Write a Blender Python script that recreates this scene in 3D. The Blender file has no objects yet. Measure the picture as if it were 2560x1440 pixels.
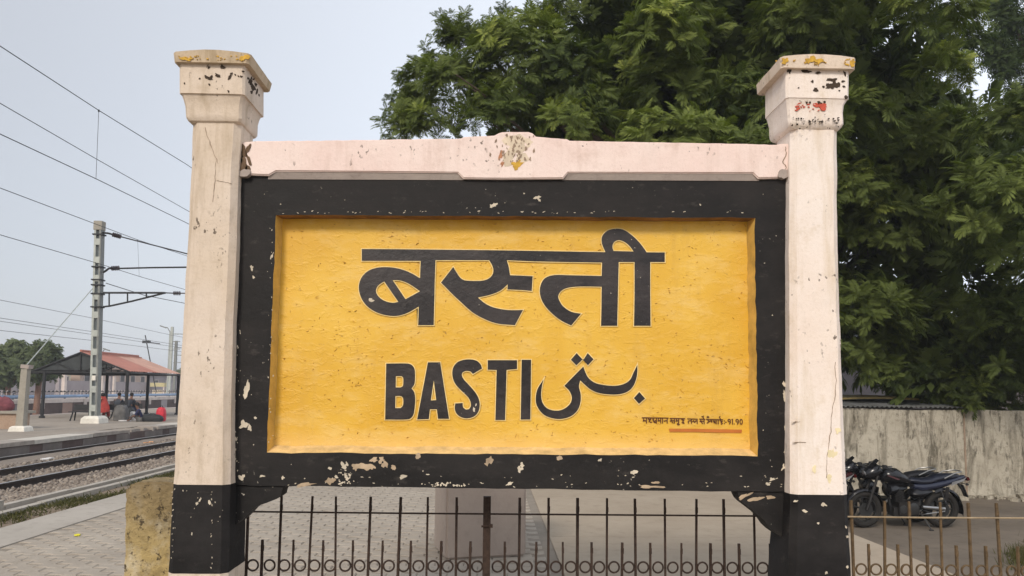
import bpy, bmesh, math, random
import numpy as np
from mathutils import Vector, Matrix, noise as mnoise

random.seed(7)
R = math.radians
scene = bpy.context.scene
col = scene.collection

# ------------------------------------------------------------------ camera
F_PX, CX, CY = 1900.0, 1280.0, 809.0          # focal length and principal point on a 2560 x 1440 frame
EYE = Vector((0.0, 0.0, 1.5))
YAW, PITCH, ROLL = R(1.5), R(5.0), R(0.60)
fw = Vector((math.sin(YAW) * math.cos(PITCH), math.cos(YAW) * math.cos(PITCH), math.sin(PITCH)))
rt0 = fw.cross(Vector((0, 0, 1))).normalized()
up0 = rt0.cross(fw).normalized()
rt = rt0 * math.cos(ROLL) + up0 * math.sin(ROLL)
up = up0 * math.cos(ROLL) - rt0 * math.sin(ROLL)
cam_d = bpy.data.cameras.new('camera')
cam_d.sensor_fit = 'HORIZONTAL'
cam_d.sensor_width = 36.0
cam_d.lens = F_PX / 2560 * 36.0
cam_d.shift_y = (CY - 720) / 2560
cam_d.clip_start = 0.05
cam_d.clip_end = 3000
cam = bpy.data.objects.new('camera', cam_d)
cam.matrix_world = Matrix(((rt.x, up.x, -fw.x, EYE.x), (rt.y, up.y, -fw.y, EYE.y),
                           (rt.z, up.z, -fw.z, EYE.z), (0, 0, 0, 1)))
col.objects.link(cam)
scene.camera = cam

# ------------------------------------------------------------------ sky, sun, exposure
SUN_EL, SUN_AZ = R(35), R(200)                # azimuth clockwise from +Y: behind the camera, a little to the left
w = bpy.data.worlds.new('World')
scene.world = w
w.use_nodes = True
nt = w.node_tree
bg = nt.nodes['Background']
sky = nt.nodes.new('ShaderNodeTexSky')
sky.sky_type = 'NISHITA'
sky.sun_disc = False
sky.sun_elevation = SUN_EL
sky.sun_rotation = SUN_AZ
sky.air_density = 1.0
sky.dust_density = 3.0
sky.ozone_density = 1.0
mx = nt.nodes.new('ShaderNodeMix')            # thin even cloud veils the blue sky
mx.data_type = 'RGBA'
mx.inputs['Factor'].default_value = 0.72
tcw = nt.nodes.new('ShaderNodeTexCoord')      # the veil thins gently from left to right, as one broad slope over the whole sky
dotw = nt.nodes.new('ShaderNodeVectorMath'); dotw.operation = 'DOT_PRODUCT'
dotw.inputs[1].default_value = (0.96, 0.27, -0.10)
nt.links.new(tcw.outputs['Generated'], dotw.inputs[0])
mrw = nt.nodes.new('ShaderNodeMapRange'); mrw.interpolation_type = 'SMOOTHSTEP'
mrw.inputs['From Min'].default_value = -0.62; mrw.inputs['From Max'].default_value = 0.62
nt.links.new(dotw.outputs['Value'], mrw.inputs['Value'])
veil = nt.nodes.new('ShaderNodeMix'); veil.data_type = 'RGBA'
veil.inputs['A'].default_value = (6.1, 6.3, 6.7, 1)
veil.inputs['B'].default_value = (11.6, 12.2, 13.2, 1)
nt.links.new(mrw.outputs['Result'], veil.inputs['Factor'])
nt.links.new(veil.outputs['Result'], mx.inputs['B'])
nt.links.new(sky.outputs['Color'], mx.inputs['A'])
nt.links.new(mx.outputs['Result'], bg.inputs['Color'])
bg.inputs['Strength'].default_value = 0.10
sun_d = bpy.data.lights.new('sun', 'SUN')
sun_d.energy = 2.05
sun_d.angle = R(14)
sun_d.color = (1.0, 0.92, 0.815)
sun = bpy.data.objects.new('sun', sun_d)
sdir = Vector((math.sin(SUN_AZ) * math.cos(SUN_EL), math.cos(SUN_AZ) * math.cos(SUN_EL), math.sin(SUN_EL)))
sun.rotation_euler = (-sdir).to_track_quat('-Z', 'Y').to_euler()
sun.location = sdir * 40
col.objects.link(sun)
scene.view_settings.view_transform = 'Standard'
scene.view_settings.look = 'None'
scene.view_settings.gamma = 1
scene.view_settings.exposure = 0.17
scene.view_settings.use_curve_mapping = False
scene.cycles.max_bounces = 6
scene.cycles.transparent_max_bounces = 4
scene.cycles.use_denoising = True

# ------------------------------------------------------------------ measuring helpers: a point seen at a pixel, on a plane of the place
def ray(px, py):
    return fw + rt * ((px - CX) / F_PX) + up * (-(py - CY) / F_PX)
def atY(px, py, Y):
    d = ray(px, py); return EYE + d * ((Y - EYE.y) / d.y)
def atX(px, py, X):
    d = ray(px, py); return EYE + d * ((X - EYE.x) / d.x)
def atZ(px, py, Z):
    d = ray(px, py); return EYE + d * ((Z - EYE.z) / d.z)

# ------------------------------------------------------------------ object helpers
def tag(o, label=None, cat=None, group=None, kind=None):
    if label: o['label'] = label
    if cat: o['category'] = cat
    if group: o['group'] = group
    if kind: o['kind'] = kind
    return o
def thing(name, loc, label, cat, group=None):
    o = bpy.data.objects.new(name, None)
    o.location = loc
    o.empty_display_size = 0.2
    col.objects.link(o)
    return tag(o, label, cat, group)
def wloc(o):
    v = Vector((0, 0, 0))
    while o is not None:
        v += o.location; o = o.parent
    return v
def link(name, me, parent=None, loc=(0, 0, 0)):
    o = bpy.data.objects.new(name, me)
    o.location = loc
    o.parent = parent
    col.objects.link(o)
    return o
def copy_tree(o, parent=None):
    c = o.copy()
    col.objects.link(c)
    c.parent = parent
    for ch in list(o.children):
        copy_tree(ch, c)
    return c

class MB:
    def __init__(s): s.v = []; s.f = []; s.m = []; s.mi = 0
    def add(s, vs, fs):
        n = len(s.v); s.v += [tuple(p) for p in vs]
        for f in fs: s.f.append([n + i for i in f]); s.m.append(s.mi)
    def box(s, c, d, rot=None):
        hx, hy, hz = d[0] / 2, d[1] / 2, d[2] / 2
        P = [Vector(p) for p in ((-hx, -hy, -hz), (hx, -hy, -hz), (hx, hy, -hz), (-hx, hy, -hz), (-hx, -hy, hz), (hx, -hy, hz), (hx, hy, hz), (-hx, hy, hz))]
        if rot is not None: P = [rot @ p for p in P]
        c = Vector(c)
        s.add([c + p for p in P], [(0, 3, 2, 1), (4, 5, 6, 7), (0, 1, 5, 4), (1, 2, 6, 5), (2, 3, 7, 6), (3, 0, 4, 7)])
    def bx(s, a, b):
        a, b = Vector(a), Vector(b); s.box((a + b) / 2, b - a)
    def rings(s, rs, closed=True, cap=True):
        n = len(rs[0]); vs = [p for r in rs for p in r]; fs = []
        for i in range(len(rs) - 1):
            for j in range(n if closed else n - 1):
                k = (j + 1) % n
                fs.append((i * n + j, i * n + k, (i + 1) * n + k, (i + 1) * n + j))
        if cap:
            fs.append(tuple(reversed(range(n)))); fs.append(tuple((len(rs) - 1) * n + j for j in range(n)))
        s.add(vs, fs)
    def tube(s, pts, rad, n=6, cap=True, tw=0.0):
        pts = [Vector(p) for p in pts]
        if not hasattr(rad, '__len__'): rad = [rad] * len(pts)
        rs = []; ref = None
        for i, p in enumerate(pts):
            d = (pts[min(i + 1, len(pts) - 1)] - pts[max(i - 1, 0)]).normalized()
            if ref is None: ref = Vector((0, 0, 1)) if abs(d.z) < 0.9 else Vector((1, 0, 0))
            a = d.cross(ref).normalized(); b = a.cross(d).normalized(); ref = b
            rs.append([p + (a * math.cos(tw + 2 * math.pi * j / n) + b * math.sin(tw + 2 * math.pi * j / n)) * rad[i] for j in range(n)])
        s.rings(rs, True, cap)
    def lathe(s, prof, o, ax, n=10):
        o, ax = Vector(o), Vector(ax).normalized()
        a = ax.cross(Vector((0, 0, 1)) if abs(ax.z) < 0.9 else Vector((1, 0, 0))).normalized(); b = ax.cross(a)
        s.rings([[o + ax * h + (a * math.cos(2 * math.pi * j / n) + b * math.sin(2 * math.pi * j / n)) * max(r, 1e-4) for j in range(n)] for h, r in prof])
    def prism(s, poly, ext):
        ext = Vector(ext); n = len(poly); P = [Vector(p) for p in poly]
        vs = P + [p + ext for p in P]
        s.add(vs, [tuple(range(n)), tuple(reversed(range(n, 2 * n)))] + [(i, n + i, n + (i + 1) % n, (i + 1) % n) for i in range(n)])
    def poly(s, P): s.add(P, [tuple(range(len(P)))])
    def torus(s, c, ax, R0, r, n=24, m=8, sx=1.0):
        c, ax = Vector(c), Vector(ax).normalized()
        a = ax.cross(Vector((0, 0, 1)) if abs(ax.z) < 0.9 else Vector((1, 0, 0))).normalized(); b = ax.cross(a)
        vs = []; fs = []
        for i in range(n):
            t = 2 * math.pi * i / n; d = a * math.cos(t) + b * math.sin(t)
            for j in range(m):
                u = 2 * math.pi * j / m
                vs.append(c + d * (R0 + r * math.cos(u)) + ax * (r * sx * math.sin(u)))
        for i in range(n):
            for j in range(m):
                fs.append((i * m + j, ((i + 1) % n) * m + j, ((i + 1) % n) * m + (j + 1) % m, i * m + (j + 1) % m))
        s.add(vs, fs)
    def mesh(s, name, mats, off=Vector((0, 0, 0)), smooth=None):
        me = bpy.data.meshes.new(name)
        me.from_pydata([(p[0] - off.x, p[1] - off.y, p[2] - off.z) for p in s.v], [], s.f)
        mats = mats if isinstance(mats, (list, tuple)) else [mats]
        for m in mats: me.materials.append(m)
        if len(mats) > 1: me.polygons.foreach_set('material_index', s.m)
        me.update()
        bm = bmesh.new(); bm.from_mesh(me)
        bmesh.ops.recalc_face_normals(bm, faces=bm.faces)
        bm.to_mesh(me); bm.free()
        if smooth is not None:
            me.polygons.foreach_set('use_smooth', [True] * len(me.polygons))
            me.set_sharp_from_angle(angle=R(smooth))
        return me
    def build(s, name, mats, parent=None, smooth=None, label=None, cat=None, group=None, kind=None):
        o = link(name, s.mesh(name, mats, wloc(parent) if parent else Vector((0, 0, 0)), smooth), parent)
        return tag(o, label, cat, group, kind)

def np_mesh(name, V, Q, mat, parent=None, attr=None, smooth=False):
    me = bpy.data.meshes.new(name)
    nv, nq, k = len(V), len(Q), Q.shape[1]
    me.vertices.add(nv); me.vertices.foreach_set('co', np.ascontiguousarray(V, dtype=np.float32).ravel())
    me.loops.add(nq * k); me.loops.foreach_set('vertex_index', np.ascontiguousarray(Q, dtype=np.int32).ravel())
    me.polygons.add(nq); me.polygons.foreach_set('loop_start', np.arange(0, nq * k, k, dtype=np.int32))
    me.polygons.foreach_set('loop_total', np.full(nq, k, dtype=np.int32))
    if attr is not None:
        a = me.attributes.new('tint', 'FLOAT', 'FACE'); a.data.foreach_set('value', np.ascontiguousarray(attr, dtype=np.float32))
    me.materials.append(mat)
    me.update(calc_edges=True); me.validate()
    if smooth: me.polygons.foreach_set('use_smooth', [True] * nq)
    return link(name, me, parent)

# ------------------------------------------------------------------ materials
class NT:
    def __init__(s, name, rough=0.8, metal=0.0, spec=0.3):
        s.m = bpy.data.materials.new(name); s.m.use_nodes = True
        s.t = s.m.node_tree; s.b = s.t.nodes['Principled BSDF']
        s.b.inputs['Roughness'].default_value = rough
        s.b.inputs['Metallic'].default_value = metal
        s.b.inputs['Specular IOR Level'].default_value = spec
        s.pos = s.t.nodes.new('ShaderNodeNewGeometry').outputs['Position']
        s.tc = s.t.nodes.new('ShaderNodeTexCoord')
        s.co = s.pos
    def local(s): s.co = s.tc.outputs['Object']; return s
    def L(s, a, b): s.t.links.new(a, b)
    def n(s, k): return s.t.nodes.new(k)
    def mapped(s, sc, rot=(0, 0, 0), loc=(0, 0, 0)):
        m = s.n('ShaderNodeMapping'); m.inputs['Scale'].default_value = sc; m.inputs['Rotation'].default_value = rot; m.inputs['Location'].default_value = loc
        s.L(s.co, m.inputs['Vector']); return m.outputs['Vector']
    def noise(s, scale, detail=4, rough=0.6, vec=None, dist=0.0):
        x = s.n('ShaderNodeTexNoise'); x.inputs['Scale'].default_value = scale; x.inputs['Detail'].default_value = detail
        x.inputs['Roughness'].default_value = rough; x.inputs['Distortion'].default_value = dist
        s.L(vec if vec is not None else s.co, x.inputs['Vector']); return x.outputs['Fac']
    def ramp(s, fac, a, b, va=0.0, vb=1.0):
        x = s.n('ShaderNodeMapRange'); x.clamp = True
        for k, v in zip(('From Min', 'From Max', 'To Min', 'To Max'), (a, b, va, vb)): x.inputs[k].default_value = v
        s.L(fac, x.inputs['Value']); return x.outputs['Result']
    def math(s, op, a, b=None):
        x = s.n('ShaderNodeMath'); x.operation = op
        for i, q in enumerate((a, b)):
            if q is None: continue
            if isinstance(q, (int, float)): x.inputs[i].default_value = q
            else: s.L(q, x.inputs[i])
        return x.outputs[0]
    def mix(s, fac, a, b, mode='MIX'):
        x = s.n('ShaderNodeMix'); x.data_type = 'RGBA'; x.blend_type = mode; x.clamp_factor = True
        if isinstance(fac, (int, float)): x.inputs['Factor'].default_value = fac
        else: s.L(fac, x.inputs['Factor'])
        for k, q in (('A', a), ('B', b)):
            if isinstance(q, (tuple, list)): x.inputs[k].default_value = (*q[:3], 1)
            else: s.L(q, x.inputs[k])
        return x.outputs['Result']
    def color(s, c):
        if isinstance(c, (tuple, list)): s.b.inputs['Base Color'].default_value = (*c[:3], 1)
        else: s.L(c, s.b.inputs['Base Color'])
        return s
    def bump(s, h, strength=0.3, dist=0.01):
        x = s.n('ShaderNodeBump'); x.inputs['Strength'].default_value = strength; x.inputs['Distance'].default_value = dist
        s.L(h, x.inputs['Height']); s.L(x.outputs['Normal'], s.b.inputs['Normal']); return s
    def rough(s, v): s.L(v, s.b.inputs['Roughness']); return s

def plain(name, c, rough=0.7, metal=0.0, var=0.25, scale=6.0, spec=0.3, local=False, bump=0.0):
    n = NT(name, rough, metal, spec)
    if local: n.local()
    d = tuple(x * (1 - var) for x in c); u = tuple(min(1, x * (1 + var * 0.6)) for x in c)
    f = n.noise(scale, 5, 0.65)
    n.color(n.mix(n.ramp(f, 0.3, 0.7), d, u))
    if bump: n.bump(n.noise(scale * 5, 4), bump, 0.01)
    return n.m

def limewash(name, c1, c2, dirt, seed=0.0, stain=0.5):
    n = NT(name, 0.9, 0, 0.15)
    big = n.noise(1.7, 5, 0.6, n.mapped((1, 1, 1), loc=(seed, seed, 0)))
    base = n.mix(n.ramp(big, 0.35, 0.65), c1, c2)
    streak = n.noise(1.0, 6, 0.65, n.mapped((14, 14, 1.6), loc=(seed, 0, 0)))
    base = n.mix(n.math('MULTIPLY', n.ramp(streak, 0.52, 0.72), stain), base, dirt)
    blot = n.noise(7.0, 6, 0.7, n.mapped((1, 1, 1), loc=(0, seed, 2)))
    base = n.mix(n.math('MULTIPLY', n.ramp(blot, 0.55, 0.72), 0.45), base, dirt)
    grime = n.noise(3.0, 8, 0.72, n.mapped((1, 1, 0.45), loc=(seed, 2, 4)), 0.4)
    base = n.mix(n.math('MULTIPLY', n.ramp(grime, 0.54, 0.74), stain * 0.6), base, tuple(x * 0.62 for x in dirt))
    fine = n.noise(90.0, 4, 0.7)
    base = n.mix(n.math('MULTIPLY', n.ramp(fine, 0.52, 0.75), 0.30), base, dirt)
    sp = n.noise(46.0, 3, 0.5, n.mapped((1, 1, 0.7), loc=(seed, 1, 0)))
    gate = n.ramp(n.noise(4.2, 3, 0.6, n.mapped((1, 1, 1), loc=(3, seed, 0))), 0.52, 0.62)
    base = n.mix(n.math('MULTIPLY', n.math('MULTIPLY', n.ramp(sp, 0.63, 0.67), gate), 0.85), base, (0.10, 0.075, 0.055))
    n.color(base)
    h = n.math('ADD', n.noise(26, 6, 0.7), n.math('MULTIPLY', n.noise(5, 4), 1.5))
    n.bump(h, 0.35, 0.012)
    return n.m

def blackpaint(name, c=(0.011, 0.0098, 0.0095), grey=(0.030, 0.0265, 0.025), rough=0.6, seed=0.0, spec=0.22, spots=0.72):
    n = NT(name, rough, 0, spec)
    f = n.noise(2.2, 7, 0.7, n.mapped((1, 1, 1.6), loc=(seed, 0, 0)))
    base = n.mix(n.ramp(f, 0.42, 0.72), c, grey)
    sc = n.noise(9.0, 8, 0.75, n.mapped((1, 1, 2.2), loc=(seed, 5, 0)))
    base = n.mix(n.math('MULTIPLY', n.ramp(sc, 0.57, 0.75), 0.5), base, (0.11, 0.095, 0.083))
    sp = n.noise(55, 3, 0.55, n.mapped((1, 1, 1), loc=(0, seed, 0)))
    gate = n.ramp(n.noise(3.1, 3, 0.6, n.mapped((1, 1, 1), loc=(2, seed, 7))), 0.53, 0.62)
    base = n.mix(n.math('MULTIPLY', n.ramp(sp, spots - 0.03, spots), gate), base, (0.4, 0.36, 0.3))
    n.color(base)
    n.rough(n.ramp(f, 0.3, 0.7, rough - 0.1, rough + 0.2))
    n.bump(n.math('ADD', n.noise(30, 6, 0.7), n.noise(8, 4)), 0.30, 0.008)
    return n.m

def concrete(name, c1, c2, dirt, scale=1.2, streak=0.0, bump=0.3):
    n = NT(name, 0.95, 0, 0.15)
    f = n.noise(scale, 7, 0.68)
    base = n.mix(n.ramp(f, 0.35, 0.66), c1, c2)
    g = n.noise(scale * 6, 6, 0.7)
    base = n.mix(n.math('MULTIPLY', n.ramp(g, 0.52, 0.72), 0.6), base, dirt)
    if streak:
        st = n.noise(1.0, 6, 0.7, n.mapped((3.0, 3.0, 0.62)), 0.9)
        base = n.mix(n.math('MULTIPLY', n.ramp(st, 0.47, 0.64), streak), base, dirt)
        st2 = n.noise(1.0, 5, 0.7, n.mapped((7.0, 7.0, 1.5), loc=(4, 0, 1)), 0.8)
        st2 = n.math('MULTIPLY', st2, n.ramp(n.noise(2.3, 5, 0.7), 0.35, 0.55, 0.7, 1.12))
        base = n.mix(n.math('MULTIPLY', n.ramp(st2, 0.55, 0.68), streak * 0.9), base, tuple(x * 0.6 for x in dirt))
    n.color(base)
    n.bump(n.math('ADD', n.noise(scale * 22, 6, 0.7), n.noise(scale * 4, 4)), bump, 0.015)
    return n.m

def leafmat(name, dark, light, young):
    n = NT(name, 0.65, 0, 0.18)
    a = n.n('ShaderNodeAttribute'); a.attribute_name = 'tint'
    f = a.outputs['Fac']
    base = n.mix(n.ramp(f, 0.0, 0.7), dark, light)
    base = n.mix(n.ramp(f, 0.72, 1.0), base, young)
    n.color(base)
    tr = n.n('ShaderNodeBsdfTranslucent'); n.L(n.mix(1.0, base, (0.9, 1.0, 0.35), 'MULTIPLY'), tr.inputs['Color'])
    ms = n.n('ShaderNodeMixShader'); ms.inputs['Fac'].default_value = 0.36
    n.L(n.b.outputs['BSDF'], ms.inputs[1]); n.L(tr.outputs['BSDF'], ms.inputs[2])
    n.L(ms.outputs['Shader'], n.t.nodes['Material Output'].inputs['Surface'])
    return n.m

M = {}
M['wash_l'] = limewash('limewash_cream', (0.64, 0.525, 0.41), (0.71, 0.605, 0.51), (0.42, 0.325, 0.22), 1.3, 0.7)
M['wash_r'] = limewash('limewash_pale', (0.81, 0.69, 0.60), (0.85, 0.765, 0.70), (0.58, 0.46, 0.31), 5.1, 0.5)
M['slab_l'] = limewash('dirty_tan_coping', (0.50, 0.39, 0.26), (0.60, 0.48, 0.35), (0.28, 0.20, 0.11), 2.2, 0.8)
M['slab_r'] = limewash('dirty_pale_coping', (0.66, 0.53, 0.41), (0.72, 0.60, 0.49), (0.40, 0.30, 0.18), 7.2, 0.6)
M['lintel'] = limewash('limewash_pink', (0.79, 0.61, 0.55), (0.84, 0.70, 0.635), (0.56, 0.41, 0.34), 9.4, 0.4)
M['greyplaster'] = concrete('grey_plaster', (0.34, 0.285, 0.255), (0.40, 0.34, 0.30), (0.22, 0.18, 0.16), 3)
M['brownraw'] = concrete('raw_brown_plaster', (0.16, 0.10, 0.06), (0.30, 0.21, 0.14), (0.07, 0.05, 0.035), 9, 0, 0.8)
M['black'] = blackpaint('black_paint', seed=0.4)
M['black_shaft'] = blackpaint('black_paint_pillar', (0.011, 0.0098, 0.0098), (0.030, 0.027, 0.026), 0.62, 3.3, 0.2, 0.9)
M['letter'] = blackpaint('black_gloss_lettering', (0.013, 0.010, 0.010), (0.042, 0.032, 0.031), 0.34, 8.2, 0.45)
M['cream_line'] = plain('cream_line_paint', (0.86, 0.64, 0.27), 0.6, var=0.2, scale=20)
M['chip'] = plain('bare_lime_chip', (0.62, 0.54, 0.42), 0.9, var=0.3, scale=12)
M['chip_tan'] = plain('bare_tan_chip', (0.45, 0.34, 0.23), 0.9, var=0.35, scale=14)
M['crackdark'] = plain('crack_dirt', (0.30, 0.22, 0.16), 0.95, var=0.3)
M['spotdark'] = plain('flaked_dark_spot', (0.055, 0.038, 0.026), 0.95, var=0.4)
M['redmark'] = plain('red_paint_mark', (0.55, 0.10, 0.06), 0.8, var=0.3, scale=20)
M['yellowmark'] = plain('yellow_paint_patch', (0.58, 0.34, 0.045), 0.7, var=0.4, scale=25)
M['orange_line'] = plain('orange_brown_line_paint', (0.50, 0.16, 0.03), 0.6, var=0.15, scale=15)
M['smalltext'] = plain('dark_brown_text_paint', (0.10, 0.03, 0.012), 0.6, var=0.2)

# yellow enamel: uneven hue, brush and blister relief
n = NT('yellow_enamel', 0.42, 0, 0.4)
f1 = n.noise(2.1, 6, 0.6)
base = n.mix(n.ramp(f1, 0.35, 0.68), (0.68, 0.38, 0.032), (0.77, 0.47, 0.060))
f2 = n.noise(6.5, 7, 0.7, n.mapped((0.6, 1, 1.6)))
base = n.mix(n.math('MULTIPLY', n.ramp(f2, 0.50, 0.72), 0.6), base, (0.80, 0.56, 0.20))
stk = n.noise(1.0, 6, 0.7, n.mapped((9, 9, 1.1), loc=(2, 0, 5)))
base = n.mix(n.math('MULTIPLY', n.ramp(stk, 0.55, 0.72), 0.35), base, (0.55, 0.31, 0.06))
zz = n.n('ShaderNodeSeparateXYZ'); n.L(n.pos, zz.inputs[0])
dust = n.math('MULTIPLY', n.ramp(n.math('ADD', zz.outputs['Z'], n.math('MULTIPLY', f2, 0.10)), 1.34, 1.19), 0.75)   # dust lies along the ledge
base = n.mix(dust, base, (0.78, 0.54, 0.22))
f3 = n.noise(38, 4, 0.6, n.mapped((0.75, 1, 1)), 0.6)
g3 = n.ramp(n.noise(3.6, 4, 0.7), 0.46, 0.6)
spots = n.math('MULTIPLY', n.ramp(f3, 0.66, 0.70), g3)
base = n.mix(n.math('MULTIPLY', spots, 0.7), base, (0.30, 0.15, 0.03))
n.color(base)
blister = n.math('ADD', n.math('MULTIPLY', n.ramp(n.noise(24, 5, 0.65, n.mapped((0.7, 1, 1.2)), 0.5), 0.5, 0.7), 1.0), n.math('MULTIPLY', n.noise(60, 4, 0.7), 0.35))
n.bump(blister, 0.32, 0.007)
n.rough(n.ramp(f2, 0.3, 0.7, 0.34, 0.6))
M['yellow'] = n.m
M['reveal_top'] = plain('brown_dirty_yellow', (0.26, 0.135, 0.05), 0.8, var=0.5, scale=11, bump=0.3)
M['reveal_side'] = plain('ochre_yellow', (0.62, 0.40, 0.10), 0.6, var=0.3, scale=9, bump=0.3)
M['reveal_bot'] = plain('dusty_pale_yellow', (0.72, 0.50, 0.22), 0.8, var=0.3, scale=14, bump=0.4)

M['rust'] = plain('dark_rusty_iron', (0.060, 0.038, 0.028), 0.75, 0.3, var=0.5, scale=40, bump=0.4)
M['rust_y'] = plain('sunlit_brown_rusty_iron', (0.135, 0.088, 0.045), 0.8, 0.1, var=0.45, scale=30, bump=0.4)  # rust, with sunlight on the right railing painted in as yellower brown
M['rail_tan'] = plain('tan_rusty_rail', (0.34, 0.26, 0.165), 0.8, 0.1, var=0.35, scale=14)
M['paver'] = concrete('paver_concrete', (0.335, 0.29, 0.24), (0.41, 0.36, 0.30), (0.23, 0.195, 0.155), 1.1, 0, 0.35)
M['joint'] = concrete('joint_sand', (0.25, 0.215, 0.175), (0.30, 0.26, 0.215), (0.19, 0.16, 0.13), 4)
M['slab'] = concrete('cement_screed', (0.37, 0.335, 0.29), (0.43, 0.39, 0.34), (0.26, 0.23, 0.195), 0.9, 0, 0.2)
M['screed_warm'] = concrete('warm_screed', (0.355, 0.29, 0.22), (0.42, 0.35, 0.27), (0.27, 0.22, 0.165), 0.8, 0, 0.2)
M['kerb'] = concrete('kerb_concrete', (0.38, 0.35, 0.30), (0.46, 0.42, 0.37), (0.22, 0.2, 0.165), 1.6)
M['asphalt'] = concrete('dusty_asphalt', (0.15, 0.125, 0.10), (0.205, 0.17, 0.135), (0.10, 0.085, 0.07), 0.8, 0, 0.3)
M['dirt'] = concrete('trackside_dirt', (0.20, 0.155, 0.115), (0.27, 0.21, 0.155), (0.10, 0.085, 0.06), 0.8, 0, 0.6)
M['ballast'] = concrete('ballast_bed', (0.21, 0.175, 0.145), (0.28, 0.235, 0.195), (0.12, 0.10, 0.085), 3.0, 0, 0.9)
n = NT('ballast_stone', 0.95, 0, 0.2)
a = n.n('ShaderNodeAttribute'); a.attribute_name = 'tint'
n.color(n.mix(a.outputs['Fac'], (0.12, 0.095, 0.078), (0.38, 0.325, 0.27)))
M['stone'] = n.m
M['rail'] = plain('rail_brown_steel', (0.050, 0.036, 0.029), 0.6, 0.5, var=0.4, scale=8)
M['railhead'] = plain('worn_rail_head', (0.42, 0.42, 0.42), 0.35, 0.9, var=0.2, scale=4)
M['wall'] = concrete('stained_wall_plaster', (0.38, 0.34, 0.27), (0.51, 0.465, 0.38), (0.14, 0.122, 0.09), 1.5, 0.85, 0.9)
M['block'] = None
n = NT('lichen_yellow_concrete', 0.95, 0, 0.15)
f1 = n.noise(5, 7, 0.7)
base = n.mix(n.ramp(f1, 0.36, 0.66), (0.26, 0.195, 0.095), (0.60, 0.45, 0.20))
base = n.mix(n.ramp(n.noise(3.2, 6, 0.7, n.mapped((1, 1, 0.8), loc=(3, 1, 1))), 0.48, 0.66), base, (0.64, 0.56, 0.41))
zq = n.n('ShaderNodeSeparateXYZ'); n.L(n.pos, zq.inputs[0])
base = n.mix(n.ramp(n.math('ADD', zq.outputs['Z'], n.math('MULTIPLY', f1, 0.5)), 0.90, 1.22, 0, 0.75), base, (0.25, 0.19, 0.115))
base = n.mix(n.math('MULTIPLY', n.ramp(n.noise(24, 6, 0.75), 0.56, 0.62), 0.9), base, (0.06, 0.045, 0.03))
n.color(base); n.bump(n.noise(20, 7, 0.75), 0.8, 0.03)
M['block'] = n.m
M['bark'] = concrete('bark', (0.10, 0.075, 0.055), (0.17, 0.13, 0.10), (0.05, 0.04, 0.03), 4, 0, 0.9)
M['bark_red'] = concrete('red_brown_bark', (0.20, 0.11, 0.08), (0.26, 0.16, 0.12), (0.10, 0.07, 0.05), 4, 0, 0.8)
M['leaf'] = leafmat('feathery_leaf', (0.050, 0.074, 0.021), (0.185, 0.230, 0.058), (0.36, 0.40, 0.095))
M['leaf2'] = leafmat('small_dark_leaf', (0.035, 0.06, 0.02), (0.08, 0.115, 0.035), (0.12, 0.16, 0.045))
M['leaf_far'] = leafmat('hazy_far_leaf', (0.09, 0.115, 0.055), (0.14, 0.17, 0.075), (0.18, 0.21, 0.09))  # haze of distance put into these paler leaf colours
M['grass'] = leafmat('verge_grass', (0.055, 0.055, 0.02), (0.12, 0.115, 0.045), (0.22, 0.19, 0.10))
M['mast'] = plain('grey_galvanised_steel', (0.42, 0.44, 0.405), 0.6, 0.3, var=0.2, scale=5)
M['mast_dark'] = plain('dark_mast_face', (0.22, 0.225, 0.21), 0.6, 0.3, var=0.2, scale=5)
M['postconc'] = concrete('stay_post_concrete', (0.30, 0.275, 0.23), (0.36, 0.33, 0.275), (0.22, 0.2, 0.165), 2)
M['whitefoot'] = plain('white_footing_paint', (0.72, 0.68, 0.60), 0.9, var=0.2, scale=4)
M['wire'] = plain('dark_wire', (0.06, 0.06, 0.065), 0.6, 0.4, var=0.1)
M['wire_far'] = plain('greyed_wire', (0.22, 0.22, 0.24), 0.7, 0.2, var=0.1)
M['insul'] = plain('brown_glazed_insulator', (0.075, 0.055, 0.055), 0.3, var=0.2)
M['iron'] = plain('painted_dark_iron', (0.035, 0.035, 0.036), 0.6, 0.2, var=0.3)
M['roof_under'] = plain('shaded_roof_underside', (0.05, 0.055, 0.055), 0.8, var=0.3, scale=3)  # near-black colour stands for the shade on the roof's underside
M['roof_red'] = plain('red_tin_roof', (0.40, 0.165, 0.12), 0.55, 0.0, var=0.22, scale=1.4)
M['roof_pink'] = plain('faded_tin_roof', (0.50, 0.29, 0.22), 0.6, 0.0, var=0.2, scale=1.2)
M['shed'] = plain('weathered_grey_tin', (0.22, 0.225, 0.225), 0.6, 0.2, var=0.3, scale=2)
M['shadeyellow'] = plain('straw_coloured_board', (0.62, 0.47, 0.20), 0.8, var=0.3, scale=5)
M['bluepipe'] = plain('blue_pipe_paint', (0.19, 0.285, 0.43), 0.4, 0.0, var=0.2, scale=2)
M['maroon'] = plain('maroon_wall', (0.105, 0.072, 0.063), 0.9, var=0.4, scale=0.7)
M['offwhite'] = plain('offwhite_paint', (0.60, 0.52, 0.47), 0.9, var=0.2, scale=1)
M['pinkwall'] = plain('pale_pink_wall', (0.50, 0.38, 0.31), 0.9, var=0.2, scale=0.4)
M['greywall'] = plain('mauve_grey_wall', (0.32, 0.285, 0.29), 0.9, var=0.2, scale=0.3)
M['brickwall'] = plain('brown_wall', (0.30, 0.20, 0.16), 0.9, var=0.3, scale=0.4)
M['creamwall'] = plain('cream_wall', (0.58, 0.50, 0.36), 0.9, var=0.2, scale=0.4)
M['window'] = plain('dark_window', (0.07, 0.065, 0.065), 0.3, var=0.2)
M['skin'] = plain('brown_skin', (0.19, 0.095, 0.06), 0.6, var=0.1)
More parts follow.
